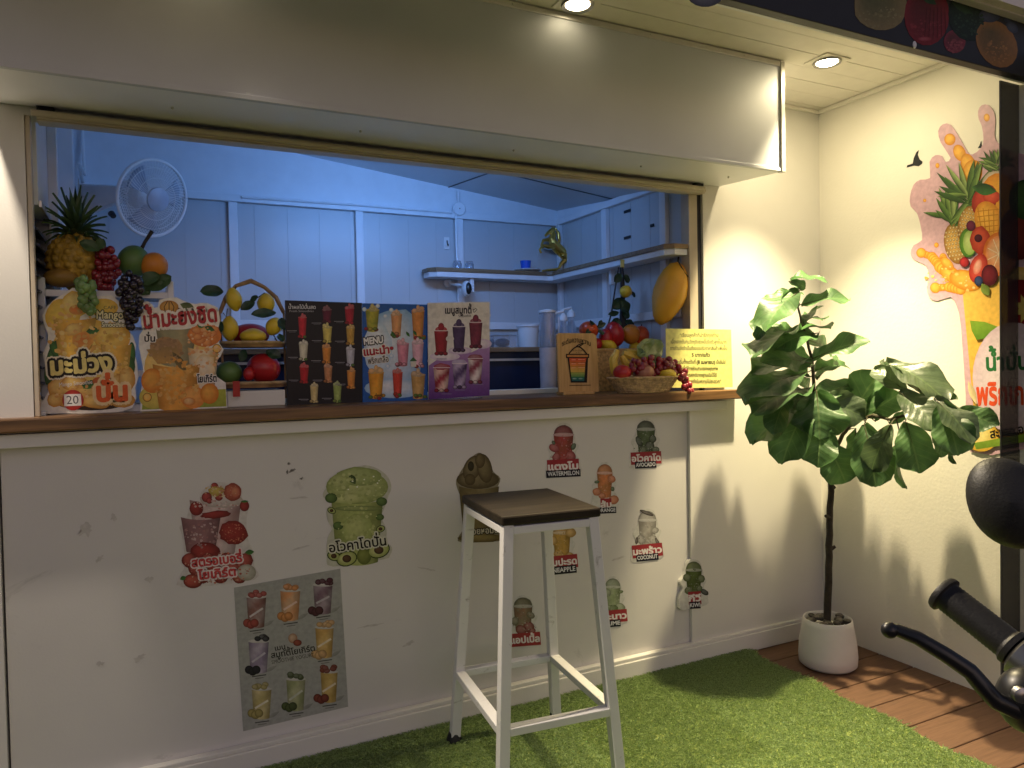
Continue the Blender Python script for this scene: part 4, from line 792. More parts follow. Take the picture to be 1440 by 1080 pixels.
a.cup(170, 330, 180, 560, hx('8c7c50'), hx('746438'), seed=130, taper=.75); a.blob(165, 300, 96, 42, hx('8a7c54'), BR2); a.blob(140, 250, 38, 60, hx('8c7e56'), BR2, rot=.4); a.blob(195, 250, 34, 66, hx('867850'), BR2, rot=-.2); a.blob(175, 215, 22, 34, BR, BR2); a.blob(130, 300, 24, 26, hx('6a5c38'), BR2); a.blob(134, 240, 14, 22, hx('3c3820'), hx('2a2614'))
a.blob(180, 560, 100, 20, hx('a08c50'), hx('5a4a24'), rag=.1); a.text('กล้วยหอมปั่น', 190, 530, 170, hx('d8d0b8'), 28, rot=-.07, outline=hx('2a2416'), ow=.12, bold=.02)
a.build('cut_vinyl', M['inkv'], t)

def mini(name, label, crop, u0, u1, v0, v1, main, acc, topc, th, en, thbox, enbox, extra, rot=-0.06, seed=0, lift=0.0012):
    """cut-out sticker: domed cup, fruit round it, red Thai name, navy English name; u, v in crop pixels"""
    ox, oy, k = crop; t = stk(name, label, ox + u0 * k, ox + u1 * k, oy + v1 * k)
    a = Art(1, PY - lift, crop); cx = (u0 + u1) / 2; W0 = u1 - u0; H0 = v1 - v0
    cw = W0 * .6; tp = v0 + H0 * .05
    pts = [(cx - cw * .5, tp + H0 * .18), (cx - cw * .3, v0 + H0 * .02), (cx, v0 - H0 * .025), (cx + cw * .36, v0 + H0 * .02), (cx + cw * .56, tp + H0 * .16), (cx + cw * .62, v0 + H0 * .34), (cx + cw * .78, v0 + H0 * .42), (cx + cw * .62, v0 + H0 * .55), (u1 - W0 * .02, v0 + H0 * .66), (u1 + W0 * .02, v0 + H0 * .78), (u1 - W0 * .03, v0 + H0 * .93), (u0 + W0 * .06, v1 + H0 * .03), (u0 - W0 * .04, v0 + H0 * .86), (u0 + W0 * .02, v0 + H0 * .70), (cx - cw * .66, v0 + H0 * .58), (cx - cw * .8, v0 + H0 * .46), (cx - cw * .62, v0 + H0 * .34)]
    a.board(smooth_out(pts), hx('d9d8d2'), lift - 0.0003)
    m, m2, ac = hx(main), mixc(hx(main), (0, 0, 0), .4), hx(acc)
    a.blob(cx, v0 + H0 * .17, cw * .46, H0 * .15, mixc(hx(topc), (1, 1, 1), .1), mixc(hx(topc), (0, 0, 0), .45), rag=.06); 
    a.line([(cx - cw * .46 * math.cos(q * math.pi / 10), v0 + H0 * .19 - H0 * .16 * math.sin(q * math.pi / 10)) for q in range(11)], W0 * .035, mixc(hx(topc), (.1, .1, .1), .6))
    a.cup(cx, v0 + H0 * .20, cw, v0 + H0 * .68, m, mixc(m, ac, .5), mixc(m, (1, 1, 1), .35), seed=seed, swirl=.5, taper=.78)
    r = random.Random(seed + 5)
    for (du, dv, rx, ry, which) in extra:
        c = ac if which else m; a.blob(cx + du * W0, v0 + dv * H0, rx * W0, ry * W0, mixc(c, (1, 1, 1), .15), mixc(c, (0, 0, 0), .5), rot=r.uniform(-.6, .6), rag=.05)
    a.specks(cx, v0 + H0 * .42, cw * .42, H0 * .24, 46, [mixc(m, (1, 1, 1), .3), mixc(m, (0, 0, 0), .4), mixc(m, ac, .5), m], W0 * .035, seed); a.specks(cx, v0 + H0 * .62, W0 * .4, H0 * .09, 26, [mixc(m, (1, 1, 1), .35), mixc(ac, (0, 0, 0), .3), m], W0 * .03, seed + 1)
    (tx, ty, tw, thh) = thbox; (ex, ey, ew, eh) = enbox
    def slab(x, y, w_, h_, c, ro):
        q = [(-w_ / 2, -h_ / 2), (w_ / 2, -h_ / 2), (w_ / 2, h_ / 2), (-w_ / 2, h_ / 2)]; a.poly([(x + u * math.cos(ro) - v * math.sin(ro), y + u * math.sin(ro) + v * math.cos(ro)) for u, v in q], c)
    slab(tx, ty, tw * 1.08, thh * 1.28, hx('a01828'), rot); 
    if en: slab(ex, ey, ew * 1.1, eh * 1.5, hx('1a1c2c'), rot)
    a.text(th, tx, ty + thh * .05, tw, hx('ece4e4'), thh * .62, rot=rot, bold=.045)
    if en: a.text(en, ex, ey, ew, hx('e4e4ea'), eh * .85, rot=rot, bold=.03)
    a.build('cut_vinyl', M['inkv'], t)
cD = (800, 580, 0.29650)
mini('watermelon_sticker', 'watermelon drink sticker with a deep red cup, high on the panel above the stool seat', cC, 474, 622, 52, 290, 'b02c30', '3a5a30', '8a2a2c', 'แตงโม', 'WATERMELON', (546, 240, 132, 48), (547, 273, 140, 22), [(-.28, .45, .17, .12, 0), (.30, .42, .07, .11, 1), (-.22, .62, .12, .14, 0), (.22, .60, .14, .16, 0), (-.3, .35, .05, .07, 1)], rot=-.05, seed=140)
mini('avocado_fruit_sticker', 'small avocado drink sticker with a dark green cup, highest on the right of the panel', cD, 292, 438, 34, 264, '5a6c48', '34462c', '4a5440', 'อโวคาโด', 'AVOCADO', (366, 216, 134, 46), (364, 248, 92, 22), [(-.22, .45, .10, .18, 1), (.22, .40, .12, .13, 1), (.12, .55, .16, .16, 1), (-.08, .62, .12, .12, 0), (.32, .62, .12, .10, 0)], rot=-.05, seed=141)
mini('orange_sticker', 'orange drink sticker beside the right corner of the stool seat', cD, 108, 232, 240, 476, 'dc7c38', '4a6a34', 'd0823c', 'ส้ม', 'ORANGE', (176, 436, 48, 44), (178, 464, 84, 20), [(-.30, .58, .17, .15, 0), (.34, .74, .2, .18, 0), (.26, .32, .16, .14, 0), (-.3, .38, .10, .06, 1), (.3, .52, .07, .09, 1), (-.1, .66, .14, .12, 0)], rot=-.05, seed=142)
mini('pineapple_sticker', 'yellow pineapple drink sticker seen between the legs of the stool under the seat', cC, 474, 606, 492, 722, 'd8a83c', '4a4a28', 'd0a040', 'สับปะรด', 'PINEAPPLE', (540, 668, 132, 46), (540, 704, 120, 24), [(.30, .20, .18, .16, 0), (-.3, .35, .16, .16, 0), (.28, .66, .16, .14, 0), (.1, .05, .14, .05, 1), (-.1, .62, .18, .14, 0)], rot=-.10, seed=143)
mini('coconut_sticker', 'white coconut drink sticker at the middle right of the panel', cD, 300, 444, 462, 706, 'b4b0a8', '4c4038', 'b8b4ae', 'มะพร้าว', 'COCONUT', (372, 655, 134, 48), (372, 687, 96, 22), [(-.2, .58, .13, .17, 0), (.26, .40, .12, .10, 0), (.2, .58, .13, .18, 0), (.33, .62, .05, .14, 1), (-.02, .06, .24, .06, 1), (-.35, .6, .05, .12, 1)], rot=-.10, seed=144)
mini('lime_sticker', 'pale lime drink sticker just right of the stool leg, low on the panel', cD, 146, 270, 782, 1012, 'a8b490', '6c8440', 'a4b094', 'มะนาว', 'LIME', (216, 966, 112, 46), (214, 1000, 56, 22), [(-.22, .32, .16, .15, 0), (.28, .62, .20, .17, 0), (-.3, .55, .13, .13, 0), (.30, .30, .10, .06, 1), (0, .64, .2, .13, 1)], rot=-.09, seed=145)
mini('apple_sticker', 'apple drink sticker seen low between the stool legs above the footrest', cC, 296, 438, 822, 1042, '8c8468', '942420', '7c7458', 'แอปเปิ้ล', None, (376, 1014, 128, 46), (370, 1040, 10, 5), [(.18, .62, .17, .17, 1), (-.06, .68, .18, .15, 1), (.24, .38, .14, .10, 0), (-.25, .5, .12, .14, 0), (.3, .7, .1, .1, 1)], rot=-.08, seed=146)
mini('kiwi_sticker', 'kiwi drink sticker at the lower right, on the lit edge of the panel', cD, 528, 656, 702, 930, '5c6e30', '20301c', '6c7c40', 'กีวี', 'KIWI', (597, 880, 56, 48), (598, 914, 48, 22), [(-.24, .36, .16, .15, 0), (.28, .38, .13, .15, 0), (-.18, .62, .16, .15, 0), (.40, .66, .16, .10, 1), (.2, .58, .12, .12, 0)], rot=-.06, seed=147, lift=0.018)

# ---------------------------------------------------------------- big juice cup decal and birds on the side wall
cE = (1240, 130, 0.4717)
p = on(1410, 640, 0, XR); t = thing('juice_cup_decal', 'large pink edged decal of a juice cup bursting with fruit on the side wall', 'decal', (XR, p.y, p.z))
a = Art(0, XR - 0.003, cE)
out = smooth_out([(265, 1072), (250, 900), (236, 700), (224, 640), (205, 610), (165, 622), (141, 610), (134, 580), (140, 550), (130, 515), (97, 500), (85, 480), (95, 455), (120, 440), (116, 400), (105, 360), (86, 340), (84, 310), (95, 275), (115, 260), (144, 255), (142, 207), (160, 187), (180, 190), (190, 207), (205, 195), (176, 150), (168, 115), (182, 95), (207, 97), (235, 140), (255, 175), (270, 185), (296, 165), (303, 140), (298, 100), (289, 80), (287, 55), (298, 38), (319, 38), (335, 60), (338, 90), (336, 125), (346, 150), (390, 178), (440, 190), (480, 240), (520, 250), (560, 330), (560, 520), (520, 600), (500, 900), (490, 1040), (400, 1066)], 2)
a.board(out, hx('cba6b4'), 0.0026, hx('e8e2da'))
JU, JU2 = hx('e0a040'), hx('c07c22')
a.poly([(236, 545), (500, 545), (470, 1035), (285, 1062)], hx('e4b858'), hx('d09c38')); a.blob(365, 548, 134, 30, hx('e8cc88'), hx('dca848'))
def drop(x, y, rx, ry, ro=0): a.blob(x, y, rx, ry, hx('eeb850'), hx('c87c20'), rot=ro)
for d in ((313, 75, 9, 12), (203, 140, 17, 18), (232, 180, 18, 26, -.4), (258, 215, 22, 34, -.3), (166, 218, 6, 8), (163, 455, 7, 8), (128, 322, 5, 5), (270, 240, 30, 40, .2)): drop(*d)
for seg in ([(118, 478), (150, 490), (175, 520), (215, 550)], [(160, 582), (200, 580), (245, 590)], [(183, 490), (195, 520), (235, 560)]):
    for i, (p0, p1) in enumerate(zip(seg, seg[1:])):
        for q in range(5): drop(p0[0] + (p1[0] - p0[0]) * q / 5, p0[1] + (p1[1] - p0[1]) * q / 5, 11 + 4 * i, 11 + 4 * i)
drop(118, 478, 15, 15); drop(160, 582, 16, 16); drop(210, 545, 40, 22, .5); drop(250, 560, 50, 30, .3); drop(195, 510, 25, 14, .8)
def crown(x, y, s, seed):
    r = random.Random(seed)
    for k in range(26):
        an = -math.pi / 2 + r.uniform(-1.5, 1.5); l = s * r.uniform(.6, 1.15); a.leaf(x + r.uniform(-8, 8), y + r.uniform(-30, 10), x + l * math.cos(an), y - 15 + l * math.sin(an), s * .16, hx(r.choice(['5c7c3c', '7c9850', '3c5c2c', '94a868'])), hx('2c4420'))
def pineap(x, y, rx, ry, ro, seed):
    a.blob(x, y, rx, ry, hx('e0b464'), hx('8a5c28'), rot=ro, n=24)
    for i in range(-4, 5):
        for j in range(-5, 6):
            u, v = (i + (j % 2) * .5) * rx * .27, j * ry * .19
            if (u / rx) ** 2 + (v / ry) ** 2 < .85: a.blob(x + u * math.cos(ro) - v * math.sin(ro), y + u * math.sin(ro) + v * math.cos(ro), rx * .10, ry * .075, hx('e8d4a0'), hx('7c4c20'), n=6)
a.specks(215, 555, 90, 40, 40, [hx('f4cc70'), hx('c87c1c'), hx('f8e0a0')], 6, 9); a.specks(380, 760, 90, 180, 40, [hx('ecc468'), hx('d49c34')], 9, 10)
pineap(222, 450, 36, 62, -.15, 1); crown(212, 395, 95, 2); pineap(262, 395, 34, 60, .2, 2); crown(258, 335, 110, 3); crown(345, 235, 55, 4)
a.blob(342, 278, 42, 44, hx('e4dccc'), hx('a89888')); a.blob(340, 280, 30, 30, hx('f2ece0'), hx('d8ccb8'))
a.blob(350, 330, 60, 90, hx('eaa83c'), hx('cc7c22')); a.blob(308, 322, 36, 50, hx('c84434'), hx('8a2418'), rot=.4); a.blob(330, 312, 26, 20, hx('d85c40'), hx('b03020')); a.leaf(270, 282, 345, 296, 36, hx('3c6c34'), hx('1c3c1c'))
a.blob(322, 385, 42, 62, hx('f0b850'), hx('d08428'), rot=-.3, n=22)
for k in range(5): a.line([(288 + k * 16, 342 + k * 3), (300 + k * 12, 420)], 2.5, hx('c07820')); a.line([(286, 355 + k * 16), (352, 348 + k * 16)], 2.5, hx('c07820'))
a.blob(260, 448, 27, 44, hx('6c9c3c'), hx('44702a')); a.blob(264, 448, 20, 37, hx('c8d88c'), hx('94b458')); a.blob(296, 440, 30, 42, hx('d85c40'), hx('a83424'), rag=.08); a.blob(290, 435, 12, 12, hx('5c2030'), hx('401420'))
a.blob(356, 482, 52, 66, hx('e89848'), hx('cc6828'), n=26); a.blob(352, 482, 40, 55, hx('ecb890'), hx('e08450'), n=26)
for k in range(9): a.line([(352, 482), (352 + 36 * math.cos(k * .7), 482 + 50 * math.sin(k * .7))], 2.2, hx('f4dcc0'))
a.blob(290, 524, 26, 44, hx('dc5c4c'), hx('a82c24'), rot=.3); a.blob(288, 520, 12, 24, hx('f0b8a4'), hx('d86c58'), rot=.3); a.blob(248, 506, 14, 15, hx('c8363a'), hx('7c1820')); a.blob(324, 545, 25, 32, hx('7c2430'), hx('44101c')); a.blob(291, 562, 13, 15, hx('3c4c7c'), hx('1c2440')); a.leaf(300, 570, 322, 606, 26, hx('7c9040')); a.blob(268, 398, 14, 16, hx('7c2c4c'), hx('4c1830')); a.blob(410, 420, 60, 80, hx('8c3c30'), hx('5c1c18')); a.blob(430, 320, 50, 60, hx('4c6c3c'), hx('2c4424'))
a.poly([(265, 680), (310, 684), (352, 700), (330, 730), (285, 738), (270, 710)], hx('7c9c34'), hx('5c8428'))
a.blob(395, 850, 122, 165, hx('dfd0d8'), hx('cdb4c2'), n=32, rag=0); a.blob(300, 1025, 50, 46, hx('e4c860'), hx('c89c38')); a.blob(300, 1025, 38, 34, hx('eedc94'), hx('dcbc54')); a.poly([(276, 1045), (470, 1010), (468, 1036), (284, 1064)], hx('8ca43c'), hx('6c8c30'))
a.leaf(260, 860, 285, 930, 20, hx('e8d0a0'))
a.text('น้ำปั่น', 376, 806, 122, hx('2c6c3c'), 50, rot=-.04, bold=.035); a.text('พริกเกลือ', 386, 902, 200, hx('d8502c'), 66, rot=-.02, bold=.035); a.text('สะอาด อร่อย', 400, 1008, 150, hx('1c1a18'), 26, rot=-.16, bold=.03)
a.build('cut_vinyl', M['ink'], t)
def bird(pts, label):
    q = [on(1240 + u * .4717, 130 + v * .4717, 0, XR) for u, v in pts]; c = sum(q, Vector()) / len(q)
    t = thing('bird_decal', label, 'decal', (XR, c.y, c.z), 'bird decals on the side wall')
    a = Art(0, XR - 0.0015, cE); a.board(pts, hx('24272c'), 0.001); a.build('cut_vinyl', M['ink'], t)
bird([(74, 224), (76, 217), (92, 212), (95, 196), (103, 178), (110, 172), (107, 186), (113, 200), (121, 206), (120, 212), (110, 220), (96, 218)], 'small dark flying bird decal above the pink edge of the juice cup')
bird([(286, 166), (291, 158), (296, 145), (298, 158), (296, 166)], 'tiny dark bird decal wing just above the top splash of the juice cup')
pr = [on(x, y, 0, XR) for x, y in ((1417, 392), (1470, 396), (1470, 490), (1417, 474))]
t = thing('red_poster', 'dark red poster with a pale star burst on the side wall behind the added shade sheet', 'poster', (XR, pr[0].y, pr[3].z))
a = Art(0, XR - 0.0065); a.board([(1417, 392), (1475, 396), (1475, 490), (1417, 474)], hx('7c1c1c'), 0.0005); st = [(1442 + (17 if k % 2 else 9) * math.cos(k * math.pi / 8), 434 + (22 if k % 2 else 12) * math.sin(k * math.pi / 8)) for k in range(16)]; a.poly(st, hx('c8b060')); a.build('poster_sheet', M['ink'], t)

# ================================================================ FRUIT, BASKETS AND RACKS ON THE COUNTER
def upd(o):                                            # label etc. on a single-mesh thing
    return o
def fruit(name, px, py, y, rw_px, rh_px, m, label, group, cat=None, axis=(0, 0, 1), pw=0, tip=0, stem=None, sq=1.0, k=None):
    c = onY(px, py, y); d = dpx(c); mb = MB().ell(c, rw_px * d, rw_px * d * sq, rh_px * d, axis, n=22, pw=pw, tip=tip)
    if stem:
        a_ = Vector(axis).normalized(); mb.m = 1; mb.tube([c + a_ * rh_px * d * .93, c + a_ * (rh_px * d + stem) + Vector((stem * .3, 0, 0))], [0.003, 0.0018], 6)
        o = obj(name, mb, [m, M['bark']], None, smooth=True, origin=c)
    else: o = obj(name, mb, m, None, smooth=True, origin=c)
    return tag(o, label, cat or name.replace('_', ' '), group)
def cluster(name, pts, m, label, group, r_px=5, seed=0, y=0.1, cat='grapes', dy_=0.03):
    """pts: (px, py, spread px, count) blobs; every bunch is one thing with its berries in one mesh"""
    r = random.Random(seed); mb = MB(); pl_ = []
    c0 = onY(pts[0][0], pts[0][1], y)
    for (px, py, sp_, n_) in pts:
        for k in range(n_):
            a_, q = r.uniform(0, 6.28), math.sqrt(r.random()); p = onY(px + sp_ * q * math.cos(a_), py + sp_ * q * math.sin(a_), y + r.uniform(-dy_, dy_) * .6 - dy_ * (1 - q) * .6)
            rr = r_px * dpx(p) * r.uniform(.88, 1.1); mb.ell(p, rr, rr, rr * 1.12, (r.uniform(-.4, .4), r.uniform(-.4, .4), 1), n=12); pl_.append(p)
    st = MB(); pl_.sort(key=lambda p: -p.z); st.tube([pl_[0] + Vector((0, .01, .012))] + [sum(pl_[i:i + max(3, len(pl_) // 5)], Vector()) / max(1, len(pl_[i:i + max(3, len(pl_) // 5)])) + Vector((0, .004, 0)) for i in range(0, len(pl_), max(3, len(pl_) // 5))], 0.0018, 5)
    t = thing(name, label, cat, c0, group); obj('berries', mb, m, t, smooth=True); obj('stalk', st, M['petiole'], t, smooth=True); return t
GF = 'artificial fruit on the white rack'
# white rack behind the mango sign
yr0, yr1 = 0.12, 0.30; zt = onY(150, 410, yr0).z; xl = onY(60, 450, yr0).x; xr_ = onY(241, 450, yr0).x
t = thing('fruit_rack', 'white slatted rack behind the two cut-out signs, carrying the pineapple', 'rack', ((xl + xr_) / 2, 0.21, CT))
for x in (xl, xr_):
    for y in (yr0, yr1): obj('post', MB().box(x - .009, x + .009, y - .009, y + .009, CT + .0005, zt + 0.035), M['white'], t, bevel=0.003)
obj('top_shelf', MB().box(xl + .009, xr_ - .009, yr0 - .006, yr1 + .006, zt - 0.012, zt), M['white'], t, bevel=0.002)
for z in (zt + 0.002, zt - 0.05, CT + 0.12, CT + 0.02): obj('slat', MB().box(xl + .009, xr_ - .009, yr0 - .012, yr0 - .004, z - 0.02, z - 0.001), M['white'], t, bevel=0.001)
yc = 0.20
# pineapple
pc = onY(107, 368, yc); d = dpx(pc)
t = thing('pineapple', 'artificial pineapple with a spiky green crown on the white rack', 'pineapple', pc, GF)
mb = MB(); mb.ell(pc, 35 * d, 35 * d, 38 * d, n=24)
for i in range(11):
    ph_ = -1.25 + i * 0.25; n_ = max(5, int(15 * math.cos(ph_)))
    for j in range(n_):
        a_ = 2 * math.pi * (j + (i % 2) * .5) / n_; nr = Vector((math.cos(ph_) * math.cos(a_), math.cos(ph_) * math.sin(a_), math.sin(ph_)))
        p = pc + Vector((nr.x * 35 * d, nr.y * 35 * d, nr.z * 38 * d)); mb.lathe([(6.2 * d, -1 * d), (4.4 * d, 1.6 * d), (1.0 * d, 3.6 * d)], p, 6, nr)
obj('body', mb, M['pine'], t, smooth=True)
mb = MB(); cb = onY(107, 336, yc); r = random.Random(4)
for k in range(54):
    a_ = k * 2.4; el = 1.45 - 1.5 * (1 - k / 54.0) ** .8; l = (30 + 34 * (k / 54.0) ** 2.2) * d
    dr = Vector((math.cos(a_) * math.cos(el), math.sin(a_) * math.cos(el), math.sin(el))); b_ = cb + Vector((dr.x, dr.y, 0)) * 7 * d + Vector((0, 0, (k / 54) * 14 * d))
    mb.leaf(b_, b_ + dr * l, 9 * d, Vector((0, 0, 1)) - dr * dr.z + Vector((.01, 0, 0)), curl=0.5 * (1.3 - el), nu=2, nv=6, ob=-1.2, wave=0, fold=.3, seed=k)
obj('crown', mb, M['pinel'], t, smooth=True)
cluster('grape_bunch', [(148, 362, 13, 16), (150, 382, 19, 34), (146, 398, 13, 18)], M['redgrape'], 'deep red grape bunch between the pineapple and the green mango', GF, 5.2, 3, yc - .05)
cluster('grape_bunch', [(118, 404, 13, 16), (122, 420, 13, 16), (126, 432, 7, 6)], M['greengrape'], 'pale green grape bunch hanging over the top of the mango sign', GF, 5.4, 5, 0.062, dy_=.02)
cluster('grape_bunch', [(184, 398, 16, 26), (184, 416, 17, 30), (184, 436, 12, 18), (184, 454, 7, 9)], M['blackgrape'], 'long black grape bunch hanging between the two cut-out signs', GF, 5.2, 8, 0.058, dy_=.022)
fruit('mango', 188, 368, yc, 21, 23, M['gmango'], 'round green mango on the white rack behind the black grapes', GF, axis=(.3, 0, 1), stem=None)
fruit('orange', 217, 374, yc - .02, 18, 19, M['orange'], 'dull orange fruit at the right end of the white rack', GF, axis=(.2, 0, 1))
fruit('fruit', 86, 391, yc - .05, 22, 13, M['brownf'], 'brownish yellow fruit lying on the white rack below the pineapple', GF, cat='fruit')
t = tag(obj('twig', MB().tube([onY(196, 356, yc), onY(204, 340, yc), onY(214, 325, yc)], [0.006, 0.005, 0.006], 8), M['bark'], None, smooth=True, origin=onY(204, 340, yc)), 'dark cut twig standing up behind the green mango', 'twig')
mb = MB()
for k, (x0, y0, x1, y1, w_) in enumerate(((196, 398, 224, 386, 20), (200, 402, 234, 400, 22), (210, 408, 240, 388, 22), (196, 404, 210, 414, 16))): p = onY(x0, y0, 0.12); q = onY(x1, y1, 0.10); mb.leaf(p, q, w_ * dpx(p), (0, -1, .4), seed=k)
tag(obj('leaf_spray', mb, M['pinel'], None, smooth=True, origin=onY(205, 400, 0.12)), 'spray of small green leaves beside the black grapes on the rack', 'leaves')
mb = MB()
for k, (x0, y0, x1, y1, w_) in enumerate(((140, 352, 112, 340, 18), (138, 350, 146, 336, 14))): p = onY(x0, y0, 0.12); mb.leaf(p, onY(x1, y1, 0.11), w_ * dpx(p), (0, -1, .4), seed=k + 8)
tag(obj('leaf_pair', mb, M['pinel'], None, smooth=True, origin=onY(138, 350, 0.12)), 'pair of small green leaves over the pineapple beside the red grapes', 'leaves')
# two tier bamboo basket with hanging lemons
yb_ = 0.16; P_ = lambda x, y, q=yb_: onY(x, y, q)
pbx = P_(360, 540)
t = thing('tiered_basket', 'two tier bamboo basket with an arched twig handle beside the navy menu', 'basket', (pbx.x, yb_, CT))
def tray(cx_px, py, hw_px, name):
    c = P_(cx_px, py); hw = hw_px * dpx(c); mb = MB(); mb.lathe([(0.001, -0.004), (hw * .92, -0.004), (hw, 0.010), (hw * .97, 0.012), (hw * .9, 0.0), (0.001, 0.0)], c, 30, sq=.7)
    tr_ = obj(name, mb, M['bstick'], t, smooth=True)
    rm = MB().tube([c + Vector((hw * math.cos(a_), hw * .7 * math.sin(a_), 0.011)) for a_ in np.linspace(0, 2 * math.pi, 30, endpoint=False)], 0.005, 6, closed=True); obj('rim', rm, M['wicker'], tr_, smooth=True)
tray(357, 487, 46, 'upper_tray'); tray(358, 543, 47, 'lower_tray')
obj('handle', MB().tube([P_(309, 440), P_(318, 418), P_(332, 402), P_(353, 395), P_(372, 404), P_(388, 418), P_(399, 440)], [.006, .007, .006, .008, .006, .007, .006], 8), M['bstick'], t, smooth=True)
for a_, b_ in (((309, 440), (316, 566)), ((399, 440), (402, 560))): obj('side_post', MB().tube([P_(*a_), P_(*b_)], 0.0035, 8), M['bstick'], t, smooth=True)
obj('ribbon_tag', MB().box(P_(327, 540, .08).x, P_(337, 540, .08).x, 0.075, 0.077, P_(330, 558, .08).z, P_(330, 536, .08).z), M['red'], t)
bx0, bx1 = P_(320, 560, .09).x, P_(402, 560, .09).x
tag(obj('paper_box', MB().box(bx0, bx1, 0.10, 0.26, CT + .0005, P_(360, 549, .10).z), M['paper'], None, bevel=0.003, origin=((bx0 + bx1) / 2, .17, CT)), 'flat white box under the two tier bamboo basket', 'box')
GL = 'hanging lemons of the bamboo basket'
def lemon(px, py, y, rw_, rh_, label, ax=(0, 0, 1), group=GL, m='lemon'): return fruit('lemon', px, py, y, rw_, rh_, M[m], label, group, axis=ax, tip=.14)
lemon(329, 421, yb_ - .02, 11, 15, 'upper left yellow lemon hanging under the twig handle', (.2, 0, -1)); lemon(374, 427, yb_ - .02, 12, 13, 'upper right lemon hanging under the twig handle beside the navy menu', (-.1, 0, -1))
lemon(385, 459, yb_ - .03, 11, 12, 'low right lemon hanging in leaves against the navy menu', (-.5, 0, -1)); lemon(323, 462, yb_ - .02, 12, 16, 'large lemon standing at the left of the upper bamboo tray')
lemon(356, 473, yb_ - .03, 18, 10, 'lemon half lying on the upper bamboo tray in front of a dark fruit')
fruit('apple', 352, 471, yb_ + .05, 26, 16, M['redf'], 'dark red fruit behind the lemon half on the upper bamboo tray', 'fruit in the bamboo basket')
fruit('mango', 322, 524, yb_ - .01, 18, 16, M['gmango'], 'olive green mango on the lower bamboo tray', 'fruit in the bamboo basket')
fruit('apple', 371, 518, yb_ - .02, 23, 21, M['redf'], 'large glossy dark red fruit on the lower bamboo tray', 'fruit in the bamboo basket', axis=(.3, 0, 1)); fruit('apple', 350, 526, yb_ - .05, 8, 10, M['redf'], 'small red fruit on the lower bamboo tray', 'fruit in the bamboo basket')
mb = MB(); st = MB()
for k, (x0, y0, x1, y1, w_) in enumerate(((314, 410, 282, 409, 18), (358, 424, 339, 435, 13), (388, 440, 354, 441, 14), (394, 448, 402, 464, 16), (344, 492, 339, 508, 12), (374, 494, 395, 502, 15), (310, 452, 304, 470, 14), (392, 470, 398, 480, 10), (352, 424, 362, 416, 8))): p = P_(x0, y0, .12); mb.leaf(p, P_(x1, y1, .10), w_ * dpx(p), (0, -1, .3), seed=k + 30)
for pts in (((332, 402), (330, 408)), ((360, 420), (372, 412), (374, 414)), ((320, 434), (318, 446), (314, 440)), ((384, 470), (390, 480), (386, 476))): st.tube([P_(x, y, .14) for x, y in pts], 0.0016, 5)
t = thing('lemon_vine', 'green lemon leaves and thin stems twined on the bamboo handle', 'leaves', P_(332, 402)); obj('leaves', mb, M['leafd'], t, smooth=True); obj('stems', st, M['petiole'], t)
# round wicker basket at the right end
yk = 0.0; bc = onY(905, 545, yk); bc.z = CT; rk = 56 * dpx(bc)
t = thing('wicker_basket', 'round shallow wicker basket full of fruit in front of the yellow notice', 'basket', bc, 'fruit baskets on the counter')
mb = MB(); H_ = 0.052; NW = 40
for k in range(NW):
    a_ = 2 * math.pi * k / NW; pts = [bc + Vector((math.cos(a_), math.sin(a_) * .5, 0)) * (rk * (.72 + .28 * q)) + Vector((0, 0, .002 + H_ * q)) for q in (0, .33, .66, 1)]; mb.tube(pts, 0.0022, 5)
for i in range(9):
    q = i / 8; mb.tube([bc + Vector((math.cos(a_), math.sin(a_) * .5, 0)) * (rk * (.72 + .28 * q) + (.0026 if (j + i) % 2 else -.0026)) + Vector((0, 0, .004 + H_ * q)) for j, a_ in enumerate(np.linspace(0, 2 * math.pi, NW, endpoint=False))], 0.0034, 5, closed=True)
obj('weave', mb, M['wicker'], t, smooth=True)
obj('rim', MB().tube([bc + Vector((math.cos(a_), math.sin(a_) * .5, 0)) * (rk + .002 * (j % 2)) + Vector((0, 0, H_ + .006)) for j, a_ in enumerate(np.linspace(0, 2 * math.pi, 48, endpoint=False))], 0.0055, 6, closed=True), M['wicker'], t, smooth=True)
obj('base', MB().lathe([(0.001, .001), (rk * .72, .001), (rk * .72, .008), (0.001, .008)], bc, 30, sq=.5), M['wicker'], t)
GB = 'fruit in the round wicker basket'
fruit('apple', 905, 524, -0.03, 15, 13, M['apple'], 'pink red apple at the front of the wicker basket', GB, stem=0.006); fruit('lemon', 936, 526, -0.03, 15, 9, M['lemon'], 'yellow lemon at the right front of the wicker basket', GB, axis=(.15, 0, 1), tip=.1)
fruit('apple', 875, 524, -0.025, 13, 11, M['redf'], 'dark red apple at the left of the wicker basket', GB); 
